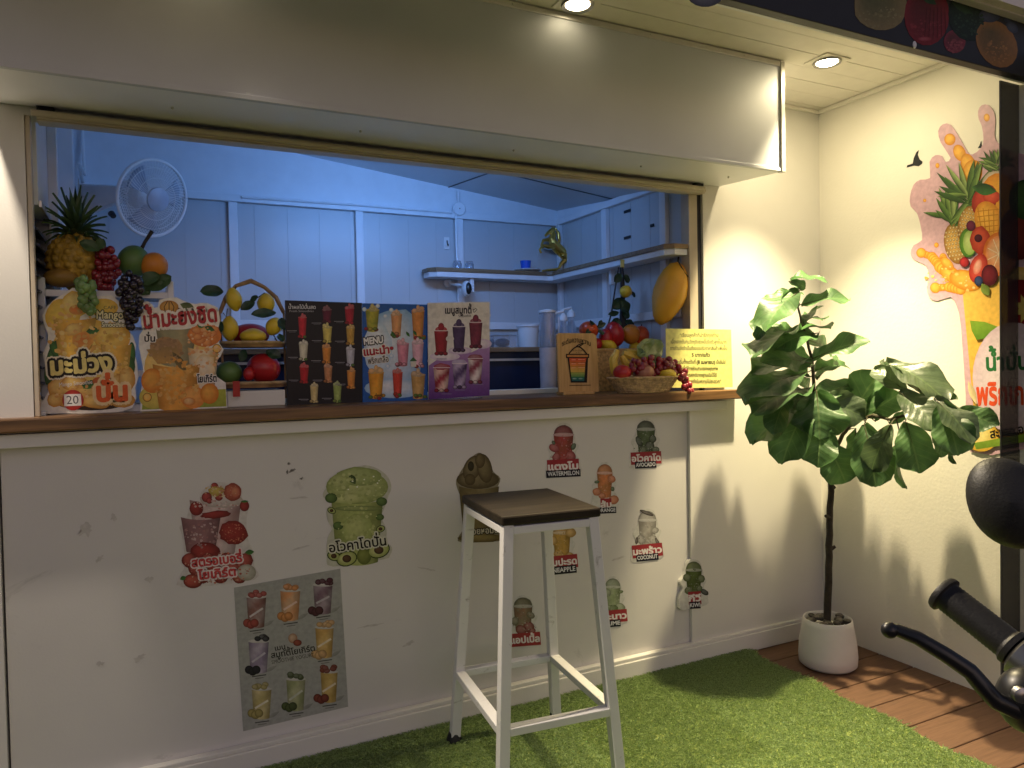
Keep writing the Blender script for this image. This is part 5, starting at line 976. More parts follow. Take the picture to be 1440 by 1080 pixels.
def bananas(): 
    t = thing('banana_bunch', 'bunch of yellow bananas standing in the wicker basket', 'bananas', onY(885, 510, .05), GB)
    for k, pts in enumerate([[(868, 492), (862, 506), (864, 522), (872, 532)], [(874, 500), (880, 512), (888, 520), (896, 524)], [(876, 496), (890, 502), (904, 510), (908, 518)], [(880, 494), (896, 498), (912, 508), (920, 520)]]):
        p_ = smooth_out([(*q, 0) for q in []]) if False else pts; w3 = [onY(x, y, .0 + .008 * k) for x, y in p_]; fine = []
        for i in range(len(w3) - 1):
            for j in range(4): fine.append(w3[i].lerp(w3[i + 1], j / 4))
        fine.append(w3[-1]); n_ = len(fine); obj('banana', MB().tube(fine, [.004 + .0125 * math.sin(math.pi * min(1, (i + .8) / (n_ + .2))) ** .6 for i in range(n_)], 7), M['banana'], t, smooth=True)
    obj('bunch_stem', MB().tube([onY(864, 500, .015), onY(868, 490, .015)], [.010, .006], 7), M['petiole'], t, smooth=True)
bananas()
mb = MB()
for k, (x0, y0, x1, y1, w_) in enumerate(((908, 500, 900, 484, 26), (906, 500, 926, 480, 24), (910, 502, 930, 492, 20), (900, 498, 922, 500, 16), (912, 506, 928, 512, 14), (895, 500, 915, 478, 18))): p = onY(x0, y0, .0); mb.leaf(p, onY(x1, y1, -.01), w_ * dpx(p), (0, -1, .5), curl=-.4, wave=.25, seed=k + 60)
tag(obj('cabbage', mb, M['cabbage'], None, smooth=True, origin=onY(910, 500, .0)), 'pale green crinkled leaves on top of the bananas in the wicker basket', 'leaf vegetable', GB)
cluster('grape_bunch', [(898, 512, 12, 16), (916, 514, 14, 22), (934, 514, 12, 18), (950, 516, 9, 14), (960, 528, 7, 11), (965, 542, 6, 9), (968, 550, 4, 4)], M['redgrape'], 'long red grape bunch trailing over the right rim of the wicker basket', GB, 4.4, 12, -0.04, dy_=.015)
# woven tray behind with more fruit
yw = 0.24; x0, x1 = onY(836, 500, yw).x, onY(946, 500, yw).x; z1_ = onY(890, 492, yw).z
t = thing('woven_basket', 'rectangular woven tan basket of fruit behind the round wicker basket', 'basket', ((x0 + x1) / 2, yw + .06, CT), 'fruit baskets on the counter')
mb = MB(); 
for (a_, b_) in (((x0, yw), (x1, yw)), ((x1, yw), (x1, yw + .13)), ((x1, yw + .13), (x0, yw + .13)), ((x0, yw + .13), (x0, yw))): mb.bar((*a_, (CT + z1_) / 2), (*b_, (CT + z1_) / 2), 0.008, z1_ - CT - 0.002)
obj('side_panel', mb, M['woven'], t); obj('basket_rim', MB().tube([(x0, yw, z1_), (x1, yw, z1_), (x1, yw + .13, z1_), (x0, yw + .13, z1_)], 0.007, 6, closed=True), M['bamboo'], t, smooth=True); obj('base', MB().box(x0, x1, yw, yw + .13, CT + .001, CT + .006), M['woven'], t)
GW = 'fruit in the woven tan basket'
for (px, py, rw2, rh2, m_, lab, ax) in ((828, 464, 14, 12, 'tomato', 'red orange fruit with leaves at the left of the woven basket', (.2, 0, 1)), (852, 476, 10, 14, 'redf', 'dark red fruit at the left side of the woven basket', (0, 0, 1)), (864, 470, 14, 18, 'redf', 'bright red heart shaped fruit on top of the woven basket', (-.3, 0, 1)), (887, 470, 13, 14, 'orange', 'orange fruit beside the hanging garland in the woven basket', (0, 0, 1)), (901, 472, 12, 14, 'tomato', 'deep orange fruit at the right of the woven basket', (.1, 0, 1)), (854, 486, 14, 9, 'lemon', 'yellow lemon on the left rim of the woven basket', (.3, 0, .6)), (893, 489, 9, 8, 'lemon', 'small yellow lemon at the middle rim of the woven basket', (.5, 0, 1)), (838, 484, 9, 9, 'redf', 'small dark red fruit behind the bamboo sign', (0, 0, 1))):
    fruit('fruit' if m_ != 'lemon' else 'lemon', px, py, yw + .04, rw2, rh2, M[m_], lab, GW, cat='fruit' if m_ != 'lemon' else 'lemon', axis=ax, stem=.006 if m_ in ('orange', 'tomato') else None)
mb = MB()
for k, (x0_, y0_, x1_, y1_) in enumerate(((838, 462, 852, 454), (840, 464, 850, 470), (836, 460, 830, 452), (842, 460, 846, 450), (834, 462, 824, 468))): p = onY(x0_, y0_, yw + .01); mb.leaf(p, onY(x1_, y1_, yw), 7 * dpx(p), (0, -1, .3), seed=k + 90)
tag(obj('leaf_spray', mb, M['leafd'], None, smooth=True, origin=onY(840, 462, yw)), 'small dark leaves among the fruit of the woven basket', 'leaves')

# hanging mango and lemon garland
ym = 0.07; mc = onY(942, 412, ym); d = dpx(mc)
t = thing('hanging_mango', 'large artificial yellow mango hanging from the right jamb of the hatch', 'mango', mc)
mb = MB(); ctr = [(954, 369, 2), (952, 374, 11), (950, 384, 18), (946, 398, 22.5), (942, 412, 24), (938, 425, 22), (934, 437, 17.5), (931, 447, 13), (930, 453, 8), (930, 457, 2)]
mb.tube([onY(x, y, ym) for x, y, r_ in ctr], [r_ * d for x, y, r_ in ctr], 22); obj('body', mb, M['mango'], t, smooth=True)
obj('stem', MB().tube([onY(953, 371, ym), onY(955, 356, ym), onY(963, 334, ym - .02)], [.004, .0035, .005], 7), M['bark'], t, smooth=True)
mb = MB().tube([onY(953, 366, ym - .03), onY(963, 384, ym - .05), onY(974, 396, ym - .05)], [.0025, .003, .002], 6); obj('cut_twig', mb, M['petiole'], t, smooth=True)
yg = 0.32; p = onY(875, 370, yg)
t = thing('lemon_garland', 'dark leafy garland with one green lemon hanging from the corner shelf', 'garland', p)
obj('strap', MB().tube([onY(874, 376, yg), onY(876, 410, yg), onY(875, 440, yg), onY(877, 465, yg)], [.009, .010, .011, .020], 8), M['dark'], t, smooth=True)
obj('cord', MB().tube([onY(870, 376, yg), onY(866, 400, yg), onY(860, 440, yg), onY(855, 458, yg)], .0035, 6), M['dark'], t, smooth=True)
c = onY(880, 410, yg - .02); obj('lemon', MB().ell(c, 9 * dpx(c), 9 * dpx(c), 8 * dpx(c), (1, 0, -.3), n=16, tip=.2), M['lemon'], t, smooth=True)
mb = MB()
for k, (x0_, y0_, x1_, y1_, w_) in enumerate(((874, 386, 864, 396, 12), (878, 386, 884, 398, 10), (872, 422, 884, 440, 18), (876, 420, 862, 434, 16), (876, 436, 884, 448, 12), (870, 440, 856, 442, 8), (878, 452, 892, 456, 10), (870, 448, 862, 462, 16), (888, 410, 893, 418, 6))): q = onY(x0_, y0_, yg - .015); mb.leaf(q, onY(x1_, y1_, yg - .02), w_ * dpx(q), (0, -1, .2), seed=k + 120)
obj('leaves', mb, M['leafd'], t, smooth=True)
obj('tape', MB().bar(onY(875, 365, yg), onY(875, 377, yg), .018, .004, up=(0, 1, 0)), M['tape'], t)

# ================================================================ INSIDE THE KIOSK
ZS = 1.638
q0 = on(774, 391, 2, ZS); xi, yi = q0.x, q0.y; xsl = on(605, 381, 1, yi).x; yse = on(940, 353, 0, xi).y
t = thing('corner_shelf', 'L shaped wooden wall shelf with a white light strip under its edge', 'shelf', (1.9, yi, ZS))
outl = [(xsl, YB - .021), (xsl, yi + .04), (xsl + .03, yi), (xi - .02, yi), (xi, yi - .02), (xi, yse + .03), (xi + .03, yse), (1.935, yse), (1.935, YB - .061), (1.935, YB - .021)]
def prism(outl, z0, z1): n_ = len(outl); return MB().add([(x, y, z0) for x, y in outl] + [(x, y, z1) for x, y in outl], [tuple(range(n_)), tuple(range(2 * n_ - 1, n_ - 1, -1))] + [(i, n_ + i, n_ + (i + 1) % n_, (i + 1) % n_) for i in range(n_)])
obj('shelf_board', prism(outl, ZS + .012, ZS + .030), M['shelfw'], t, bevel=0.001)
inn = [(x + (.008 if x < 1.3 else .008 if x < 1.93 else 0), y + (.008 if y < YB - .1 else 0)) for x, y in outl]
obj('shelf_batten', prism(inn, ZS - .012, ZS + .0118), M['insidew'], t)
for x, y in ((1.42, YB - .05), (1.90, .5)): obj('bracket', MB().box(x - .01, x + .01, y - .06 if y > .8 else y - .01, y + .02 if y > .8 else y + .01, ZS - .08, ZS - .0125), M['insidew'], t, bevel=.002)
def top(px, py=372, y=yi + .06): p = onY(px, py, y); p.z = ZS + .0305; return p
p = top(741); d = dpx(p); pl_ = top(741)
t = tag(obj('saucer', MB().lathe([(0.001, 0), (12 * d, 0), (19 * d, 3 * d), (19.5 * d, 4 * d), (12 * d, 2 * d), (0.001, 2 * d)], pl_, 26), M['white'], None, smooth=True, origin=pl_), 'white saucer on the corner shelf under the blue cup', 'saucer')
pb = pl_ + Vector((-2 * d, 0, 2.2 * d)); tag(obj('cup', MB().lathe([(0.001, 0), (6.2 * d, 0), (7.8 * d, 14 * d), (7.2 * d, 14 * d), (5.6 * d, 1 * d), (0.001, 1 * d)], pb, 22), M['blue'], None, smooth=True, origin=pb, ang=30), 'small bright blue cup standing on the white saucer', 'cup')
for k, (px, lab) in enumerate(((643, 'left small glass jar on the shelf end under the round junction box'), (660, 'right small glass jar on the shelf end under the round junction box'))):
    p = top(px); d = dpx(p); t = thing('glass_jar', lab, 'jar', p, 'glass jars on the shelf'); obj('jar_body', MB().lathe([(0.001, 0), (6 * d, 0), (6.4 * d, 8 * d), (5 * d, 10 * d), (4.4 * d, 10 * d), (5.2 * d, 1.5 * d), (0.001, 1.5 * d)], p, 18), M['clear'], t, smooth=True); obj('stopper', MB().lathe([(0.001, 10 * d), (5 * d, 10 * d), (5.2 * d, 12 * d), (0.001, 12.5 * d)], p, 14), M['clear'], t, smooth=True)
# rearing golden horse, one remeshed body
yh = yi + .07; hp = top(775, 378, yh)
t = thing('horse_statue', 'golden rearing horse statue in the corner of the shelf', 'statue', hp)
HP = lambda x, y, dz=0: onY(x, y, yh + dz); d = dpx(hp); mb = MB()
def limb(pts, rs, dz=0, n=10): mb.tube([HP(x, y, dz) for x, y in pts], [q * d for q in rs], n)
limb([(793, 364), (791, 356), (785, 350), (779, 344), (776, 336), (778, 329), (777, 324)], [3, 7.5, 7.5, 7, 5.2, 4.2, 3]); limb([(779, 322), (774, 325), (769, 329), (766.5, 332)], [3.4, 3.2, 2.1, 1.6]); limb([(776, 322), (777, 318)], [1.3, .4], -.006, 6); limb([(779, 322), (780, 318)], [1.3, .4], .006, 6)
for dz, o_ in ((-.016, 0), (.016, 2)):
    limb([(779, 346), (771, 347), (763, 345), (759, 351), (761, 356)] if dz < 0 else [(779, 341), (771, 337), (764, 338), (761, 345), (764, 349)], [4.4, 3.2, 2.2, 1.6, 1.9], dz, 8); limb([(792, 358), (795, 366), (789, 371 + o_ * .5), (786, 377), (781, 379)], [6, 4.6, 2.6, 1.8, 1.9], dz, 8)
limb([(794, 354), (801, 358), (803, 366), (800, 374), (796, 377)], [2, 2.8, 3, 2.2, .8], 0, 8)
limb([(781, 321), (785, 328), (786, 336), (787, 343)], [1.4, 2.6, 2.6, 1.2], 0, 8); limb([(783, 379), (770, 380), (762, 381)], [2.2, 2, 1.2], 0, 8)
hb_ = obj('body', mb, M['gold'], t, smooth=True); rm = hb_.modifiers.new('join', 'REMESH'); rm.mode = 'VOXEL'; rm.voxel_size = 0.0021; rm.use_smooth_shade = True
# junction box, conduit, hook plate and camera on the back wall
jb = on(645, 294, 1, YB - .031); t = thing('junction_box', 'round white junction box with conduit on the back wall', 'junction box', jb)
dj = dpx(jb); obj('box_cover', MB().lathe([(0.001, .014), (8.5 * dj, .014), (9.5 * dj, .010), (9.5 * dj, 0)], jb, 26, (0, -1, 0)), M['insidew'], t, smooth=True); obj('centre_screw', MB().ell(jb + Vector((0, -.015, 0)), .003, .002, .003, n=8), M['post'], t)
cn = MB(); yv = YB - .036
for pts in ([(644, 268), (645, 286)], [(641, 302), (643, 376)], [(636, 299), (560, 293), (500, 288), (340, 277)]): cn.tube([on(x, y, 1, yv) for x, y in pts], .006, 8)
obj('conduit', cn, M['insidew'], t, smooth=True)
hk = on(628, 342, 1, YB - .006); t = thing('wall_hook', 'small clear wall hook plate with a grey hook on the back wall', 'hook', hk); obj('plate', MB().box(hk.x - .014, hk.x + .014, YB - .009, YB - .0045, hk.z - .03, hk.z + .03), M['white'], t, bevel=.002); obj('hook', MB().tube([hk + Vector((0, -.008, .012)), hk + Vector((0, -.012, -.008)), hk + Vector((0, -.022, -.016)), hk + Vector((0, -.022, -.006))], .003, 6), M['post'], t, smooth=True)
pc = onY(656, 406, YB - .13); dcm = dpx(pc); t = thing('security_camera', 'white security camera with a black lens face under the corner shelf', 'camera', pc)
obj('camera_body', MB().ell(pc, 7 * dcm, 9 * dcm, 11 * dcm, n=20), M['white'], t, smooth=True); obj('lens_face', MB().ell(pc + Vector((.002, -5 * dcm, 0)), 5.2 * dcm, 5 * dcm, 8.5 * dcm, n=18), M['gloss'], t, smooth=True); obj('arm', MB().tube([pc + Vector((-.01, .04, .02)), pc + Vector((-.045, .10, .035))], .007, 8), M['white'], t, smooth=True); obj('mount', MB().lathe([(.02, 0), (.02, .012), (.01, .016)], pc + Vector((-.05, .124, .037)), 16, (0, -1, 0)), M['white'], t, smooth=True)
# marks and fixings on the interior right wall
for (x, y, w_, h_) in ((882, 297, .012, .006), (882, 334, .012, .006), (917, 317, .006, .006), (936, 303, .006, .006), (962, 332, .006, .008)):
    q = on(x, y, 0, 1.955); obj('fixing_hole', MB().box(1.953, 1.957, q.y - w_ * 2, q.y + w_ * 2, q.z - h_, q.z + h_), M['dark'], K)
# back counter and its clutter
yq = 0.50; zq = onY(735, 488, yq).z; zf = zq - 0.03
t = thing('back_counter', 'wood topped work counter with navy front inside the hatch', 'counter', (1.4, .8, 0))
obj('worktop', MB().box(0.2, 1.935, yq, YB - .061, zq - .02, zq), M['shelfw'], t, bevel=.002); obj('cabinet_front', MB().box(0.2, 1.935, yq + .02, yq + .04, 0.381, zq - .0205), M['navy'], t)
obj('cabinet_rail', MB().box(0.2, 1.935, yq + .008, yq + .0195, zq - .058, zq - .048), M['trim'], t)
ws = MB().box(OPL + .03, OPR - .07, .262, .298, CT + .0005, CT + .02); tag(obj('inner_sill', ws, M['paper'], None, bevel=.002, origin=(.9, .28, CT)), 'white sill strip along the inside edge of the wooden counter', 'sill')
def onq(px, y, z=None): p = onY(px, 490, y); p.z = zq + .0005 if z is None else z; return p
p = onq(704, yq + .16); d = dpx(p); hh = 18 * d; t = thing('storage_box', 'clear low plastic box with dark contents beside the white smoothie card', 'box', p, 'plastic boxes on the back counter'); obj('box_body', MB().box(p.x - 18 * d, p.x + 18 * d, p.y - .05, p.y + .07, p.z, p.z + hh), M['clear'], t, bevel=.004); obj('contents', MB().ell(p + Vector((0, 0, hh * .4)), 12 * d, .03, hh * .35, n=14), M['navy'], t, smooth=True)
p = onq(743, yq + .22); d = dpx(p); t = thing('storage_box', 'white translucent tub with a flat lid behind the clear cup tower', 'box', p, 'plastic boxes on the back counter'); obj('tub', MB().lathe([(.001, 0), (13 * d, 0), (15 * d, 30 * d), (.001, 30 * d)], p, 26), M['white'], t, smooth=True, ang=30); obj('lid', MB().lathe([(16.5 * d, 30 * d), (16.5 * d, 32.5 * d), (.001, 32.5 * d)], p, 26), M['insidew'], t, smooth=True, ang=30)
yk2 = .37; p = onY(771, 530, yk2); d = dpx(p); p.z = CT - .05
tag(obj('pedestal', MB().box(p.x - .12, p.x + .16, .305, .44, CT - .06, CT - .0505), M['shelfw'], None, origin=p), 'narrow inner ledge under the cup tower', 'ledge')
zz = onY(771, 489, yk2).z - p.z; z3 = onY(771, 440, yk2).z - p.z
t = thing('cup_tower', 'tall clear cup tower with a pale wrapped base beside the bamboo sign', 'container', p)
obj('wrapped_base', MB().lathe([(.001, 0), (11 * d, 0), (12 * d, zz), (.001, zz)], p, 26), M['wrap'], t, smooth=True, ang=30); obj('clear_top', MB().lathe([(11.5 * d, zz + .0005), (11.5 * d, z3), (10.8 * d, z3), (10.8 * d, zz + .002)], p, 26), M['clear'], t, smooth=True); obj('lid', MB().lathe([(12.2 * d, z3 + .0005), (12.2 * d, z3 + 3 * d), (4 * d, z3 + 5 * d), (.001, z3 + 5 * d)], p, 22), M['white'], t, smooth=True, ang=30)
pj = onY(782, 500, .45); pj.z = p.z
t = thing('straw_jar', 'clear jar of drinking straws between the cup tower and the pump bottles', 'jar', pj); d = dpx(pj); z4 = onY(782, 446, .45).z - pj.z
obj('jar_body', MB().lathe([(.001, 0), (7 * d, 0), (7.5 * d, z4 * .8), (7 * d, z4 * .8), (6.4 * d, .004), (.001, .004)], pj, 20), M['clear'], t, smooth=True)
for k, cm in enumerate(('orange', 'white', 'blue', 'white', 'white')): a_ = k * 1.3; obj('straw', MB().tube([pj + Vector((.008 * math.cos(a_), .008 * math.sin(a_), .006)), pj + Vector((.016 * math.cos(a_), .016 * math.sin(a_), z4))], .003, 6), M[cm], t, smooth=True)
for k, (px, py) in enumerate(((793, 437), (804, 432))):
    yy = .56 + .1 * k; b_ = onY(px, 495, yy); b_.z = p.z + .02; d = dpx(b_); hz = onY(px, py, yy).z
    t = thing('pump_bottle', ('shorter', 'taller')[k] + ' white topped syrup pump bottle behind the woven basket', 'bottle', b_, 'syrup pump bottles')
    zt_ = hz - b_.z - 14 * d; obj('bottle', MB().lathe([(.001, 0), (8 * d, 0), (8 * d, zt_ * .8), (4 * d, zt_ * .96), (4 * d, zt_)], b_, 20), M['clear'], t, smooth=True); obj('pump_collar', MB().lathe([(6 * d, zt_), (5.5 * d, zt_ + 6 * d), (2 * d, zt_ + 10 * d), (.001, zt_ + 11 * d)], b_, 16), M['white'], t, smooth=True)
    obj('pump_spout', MB().tube([b_ + Vector((0, 0, zt_ + 8 * d)), b_ + Vector((0, 0, zt_ + 13 * d)), b_ + Vector((-11 * d, 0, zt_ + 11 * d)), b_ + Vector((-13 * d, 0, zt_ + 9 * d))], [2 * d, 2 * d, 1.6 * d, 1.2 * d], 8), M['white'], t, smooth=True)

# wall fan at the left
yf = 0.66; fc = onY(215, 279, yf); d = dpx(fc); FA_ = Vector((.56, -.78, -.28)).normalized(); RF = 53 * d
t = thing('wall_fan', 'white wall fan with wire cage on a bracket at the left end', 'fan', fc)
U = FA_.orthogonal().normalized(); V_ = FA_.cross(U)
def fp_(r_, a_, z_): return fc + (U * math.cos(a_) + V_ * math.sin(a_)) * r_ + FA_ * z_
for nm, sgn, dep in (('front_cage', 1, .030), ('rear_cage', -1, .055)):
    cg = MB()
    for k in range(66):
        a_ = 2 * math.pi * k / 66; cg.tube([fp_(RF * q, a_ + .5 * (1 - q) * sgn, sgn * (dep * (1 - q ** 2.2))) for q in (.3, .5, .7, .86, 1)], .00105, 4, cap=False)
    for q in (.3, .55, .8): cg.tube([fp_(RF * q, a_, sgn * dep * (1 - q ** 2.2)) for a_ in np.linspace(0, 2 * math.pi, 40, endpoint=False)], .0012, 5, closed=True)
    obj(nm, cg, M['fanw'], t)
obj('cage_ring', MB().tube([fp_(RF, a_, 0) for a_ in np.linspace(0, 2 * math.pi, 56, endpoint=False)], .0062, 8, closed=True), M['fanw'], t, smooth=True)
obj('hub_cap', MB().lathe([(RF * .31, .022), (RF * .31, .032), (RF * .2, .036), (.001, .038)], fc, 28, FA_), M['fanblade'], t, smooth=True, ang=30)
for k in range(3):
    bl = MB(); a0_ = 2 * math.pi * k / 3 + .6; n1, n2 = 5, 7; vs = []
    for i in range(n1):
        r_ = RF * (.22 + .62 * i / (n1 - 1))
        for j in range(n2): w_ = (j / (n2 - 1) - .5) * (.75 + .35 * i / n1); vs.append(fp_(r_, a0_ + w_, -.006 + .03 * w_))
    bl.add(vs, [(i * n2 + j, i * n2 + j + 1, (i + 1) * n2 + j + 1, (i + 1) * n2 + j) for i in range(n1 - 1) for j in range(n2 - 1)]); bo = obj('blade', bl, M['fanblade'], t, smooth=True); sm = bo.modifiers.new('thick', 'SOLIDIFY'); sm.thickness = .003
mt = fc - FA_ * .10; obj('motor', MB().lathe([(.001, -.06), (RF * .30, -.05), (RF * .38, 0), (RF * .36, .03), (RF * .2, .05)], mt, 24, FA_), M['fanw'], t, smooth=True)
xw = -.20; wl = Vector((xw, .84, onY(130, 280, .85).z))
obj('bracket', MB().add([wl + Vector((0, -.04, .045)), wl + Vector((0, .04, .045)), wl + Vector((0, .04, -.07)), wl + Vector((0, -.04, -.07)), mt + Vector((-.02, -.03, .02)), mt + Vector((-.02, .03, .02)), mt + Vector((-.02, .03, -.02)), mt + Vector((-.02, -.03, -.02))], [(0, 1, 2, 3), (7, 6, 5, 4), (0, 4, 5, 1), (1, 5, 6, 2), (2, 6, 7, 3), (3, 7, 4, 0)]), M['fanw'], t, bevel=.008)
obj('wall_plate', MB().box(xw - .004, xw, .79, .93, wl.z - .10, wl.z + .07), M['fanw'], t, bevel=.002)
obj('control_knob', MB().lathe([(.012, 0), (.010, .02), (.001, .022)], wl + Vector((.10, -.05, -.06)), 12, (.3, -.6, -.5)), M['post'], t, smooth=True)
obj('power_cord', MB().tube([wl + Vector((.01, -.03, .05)), wl + Vector((.0, -.01, .12)), Vector((-.19, .95, wl.z + .11)), Vector((-.195, .97, wl.z + .22)), Vector((-.195, .975, wl.z + .35))], .006, 7), M['fanw'], t, smooth=True)

# ================================================================ POTTED FIG
yp = -.262; pb = Vector((2.376, yp, 0.0)); d = dpx(pb)
t = thing('potted_fig', 'tall artificial fiddle leaf fig in a white pot in the corner', 'plant', pb)
hpot = .185; rp = 39 * d
prof = [(.001, .001), (rp * .86, .001), (rp * .98, .012), (rp * 1.0, .045), (rp * .97, .09), (rp * .86, .165), (rp * .83, hpot), (rp * .80, hpot + .002), (rp * .775, hpot - .002), (rp * .78, hpot - .035), (.001, hpot - .035)]
pot = obj('pot', MB().lathe(prof, pb, 48), M['potw'], t, smooth=True, ang=50)
for i in range(48 * 0): pass
r = random.Random(3)
for k in range(24):
    a_, q = r.uniform(0, 6.28), math.sqrt(r.random()) * rp * .66; c = pb + Vector((q * math.cos(a_), q * math.sin(a_), hpot - .018 + r.uniform(0, .016))); obj('pebble', MB().ell(c, r.uniform(.014, .022), r.uniform(.012, .018), r.uniform(.008, .012), (r.uniform(-.3, .3), r.uniform(-.3, .3), 1), n=12), M['pebble'], t, smooth=True)
cF = lambda x, y: (1020 + x * .30547, 370 + y * .30547)
def PF(x, y, dy_=0): u, v = cF(x, y); return onY(u, v, yp + dy_ - max(0, x - 520) / 720 * .62)
stem_px = [(470, 1640), (478, 1500), (482, 1300), (490, 1100), (500, 950), (520, 850), (560, 740), (585, 700)]
def poly3(pts, dys=None): return [PF(x, y, (dys[i] if dys else 0)) for i, (x, y) in enumerate(pts)]
def densify(pts, k=4, jit=0.0, seed=0):
    r = random.Random(seed); out = []
    for i in range(len(pts) - 1):
        for j in range(k): out.append(pts[i].lerp(pts[i + 1], j / k) + Vector((r.uniform(-jit, jit), r.uniform(-jit, jit), 0)))
    return out + [pts[-1]]
base_tr = Vector((pb.x - .005, yp, hpot - .03))
trunk = densify([base_tr] + [PF(476, 1400), PF(480, 1200), PF(486, 1050), PF(490, 950), PF(470, 850), PF(430, 740), PF(408, 640)], 4, .0025)
mb = MB().tube(trunk, [.0145 - .006 * i / len(trunk) for i in range(len(trunk))], 10)
for (x, y, s_) in ((500, 1035, 1), (470, 1170, -1), (494, 1310, 1)): mb.tube([PF(484, y + 6), PF(484 + 22 * s_, y - 6, -.01)], [.010, .006], 8)
obj('trunk', mb, M['bark'], t, smooth=True)
main = densify([PF(408, 640), PF(405, 520), PF(398, 440), PF(372, 340), PF(350, 270), PF(328, 180), PF(325, 95)], 4, .0015); obj('branch', MB().tube(main, [.007 - .0045 * i / len(main) for i in range(len(main))], 8), M['petiole'], t, smooth=True)
rb = densify([PF(486, 900), PF(540, 790, -.02), PF(590, 730, -.04), PF(680, 700, -.05), PF(760, 720, -.05), PF(860, 690, -.04), PF(950, 630, -.03), PF(1010, 640, -.03)], 4, .0015); obj('branch', MB().tube(rb, [.0085 - .005 * i / len(rb) for i in range(len(rb))], 8), M['petiole'], t, smooth=True)
skel = main + rb + trunk[-14:]
LV = [  # base x, y, tip x, y, apparent width, depth base, depth tip, pale (highest: painted silvery as lit)
 (300, 72, 465, 56, 34, 0, -.03, 1), (292, 84, 376, 108, 44, 0, -.03, 0), (345, 125, 175, 250, 100, -.01, -.06, 0), (300, 122, 112, 280, 46, .01, .05, 1), (350, 190, 574, 132, 62, -.01, -.05, 1), (300, 125, 185, 190, 60, .02, .03, 0),
 (362, 290, 420, 186, 40, 0, .02, 0), (345, 302, 110, 372, 34, 0, -.03, 0), (200, 262, 138, 345, 50, .01, .02, 1), (300, 322, 480, 266, 26, 0, -.02, 1), (425, 322, 238, 352, 78, -.01, -.03, 0), (400, 440, 652, 332, 82, 0, -.04, 1),
 (410, 420, 470, 385, 40, .02, .05, 0), (396, 440, 132, 462, 80, 0, .03, 0), (400, 462, 190, 420, 96, -.01, -.03, 0), (385, 500, 104, 575, 112, 0, -.03, 0), (400, 572, 134, 612, 92, -.01, -.05, 0), (418, 532, 497, 464, 42, .01, .03, 1),
 (330, 540, 405, 575, 60, .02, .04, 0), (600, 560, 430, 590, 100, -.03, -.06, 0), (420, 605, 640, 705, 165, -.03, -.08, 2), (560, 735, 700, 500, 205, -.05, -.03, 0), (650, 705, 795, 600, 150, -.03, -.02, 0), (400, 600, 230, 660, 130, .01, -.02, 0),
 (380, 622, 116, 775, 140, 0, .02, 0), (420, 590, 440, 800, 265, -.05, -.11, 0), (390, 640, 250, 890, 190, -.02, -.05, 0), (470, 830, 560, 1010, 200, -.06, -.09, 0), (450, 740, 420, 925, 190, -.07, -.11, 0), (300, 600, 205, 760, 110, -.04, -.06, 0),
 (640, 740, 700, 1020, 205, -.07, -.10, 0), (760, 745, 660, 960, 150, -.09, -.11, 2), (830, 730, 900, 955, 190, -.06, -.08, 0), (1000, 640, 1075, 868, 190, -.08, -.11, 0), (960, 620, 1150, 800, 120, -.09, -.08, 2), (800, 590, 990, 745, 160, -.09, -.11, 2), (840, 600, 684, 470, 112, -.03, -.05, 2), (735, 450, 1035, 590, 110, -.06, -.04, 2), (930, 625, 760, 420, 90, -.05, -.03, 2),
 (1060, 680, 1240, 735, 122, -.04, -.02, 0), (935, 622, 898, 556, 60, -.02, -.01, 1), (960, 620, 1060, 612, 40, -.02, -.01, 1), (755, 740, 832, 692, 52, -.03, -.02, 1), (690, 730, 730, 660, 46, -.02, 0, 1), (805, 800, 793, 1036, 32, -.05, -.05, 1), (1040, 800, 1035, 925, 36, -.03, -.03, 1), (960, 760, 1008, 890, 70, .0, .0, 1), (600, 760, 590, 900, 80, .0, .01, 0), (740, 880, 790, 970, 60, .0, .01, 0), (340, 190, 250, 140, 60, .02, .04, 1), (350, 270, 450, 230, 50, .02, .05, 0), (370, 350, 520, 400, 70, .03, .05, 0), (360, 330, 210, 300, 60, .03, .06, 0), (390, 480, 300, 380, 70, .03, .06, 1), (400, 500, 560, 440, 70, .03, .05, 0)]
view = Vector(CAM)
for k, (x0, y0, x1, y1, wpx, d0, d1, pale) in enumerate(LV):
    A, B = PF(x0, y0, d0), PF(x1, y1, d1); L_ = (B - A).length; wtrue = wpx * .30547 * dpx(A) * (1.12 if y0 < 560 else 0.95); full = max(wtrue * 1.02, L_ * .60)
    a_ = (B - A).normalized(); n0 = (view - A).normalized(); n0 = (n0 - a_ * n0.dot(a_)).normalized(); s_ = a_.cross(n0)
    th = math.acos(max(.05, min(1, wtrue / full))); upv = Vector((0, 0, 1)); sg = 1 if s_.dot(upv) > 0 else -1
    nn = n0 * math.cos(th) + s_ * sg * math.sin(th)
    if nn.z < -.2 and th < .3: nn = nn + Vector((0, 0, .25))
    lf = obj('leaf', MB().leaf(A, B, full, nn, curl=.22 + .1 * random.random(), nu=8, nv=12, ob=.42, wave=.10, fold=.10, seed=k, rnd=True), M['leaf_lit' if pale == 2 else 'leafg'], t, smooth=True, ang=180)
    uvl = lf.data.uv_layers.new(name='LeafUV')
    for lp_ in lf.data.loops: uvl.data[lp_.index].uv = ((lp_.vertex_index % 9) / 8, (lp_.vertex_index // 9) / 12)
    near = min(skel, key=lambda p: (p - A).length)
    if (near - A).length < .16:
        md = near.lerp(A, .5) + Vector((0, 0, .004)); obj('petiole', MB().tube([near, md, A, A.lerp(B, .45) - nn * .0015 * 0], [.0028, .0024, .002, .0006], 6), M['petiole'], t, smooth=True)

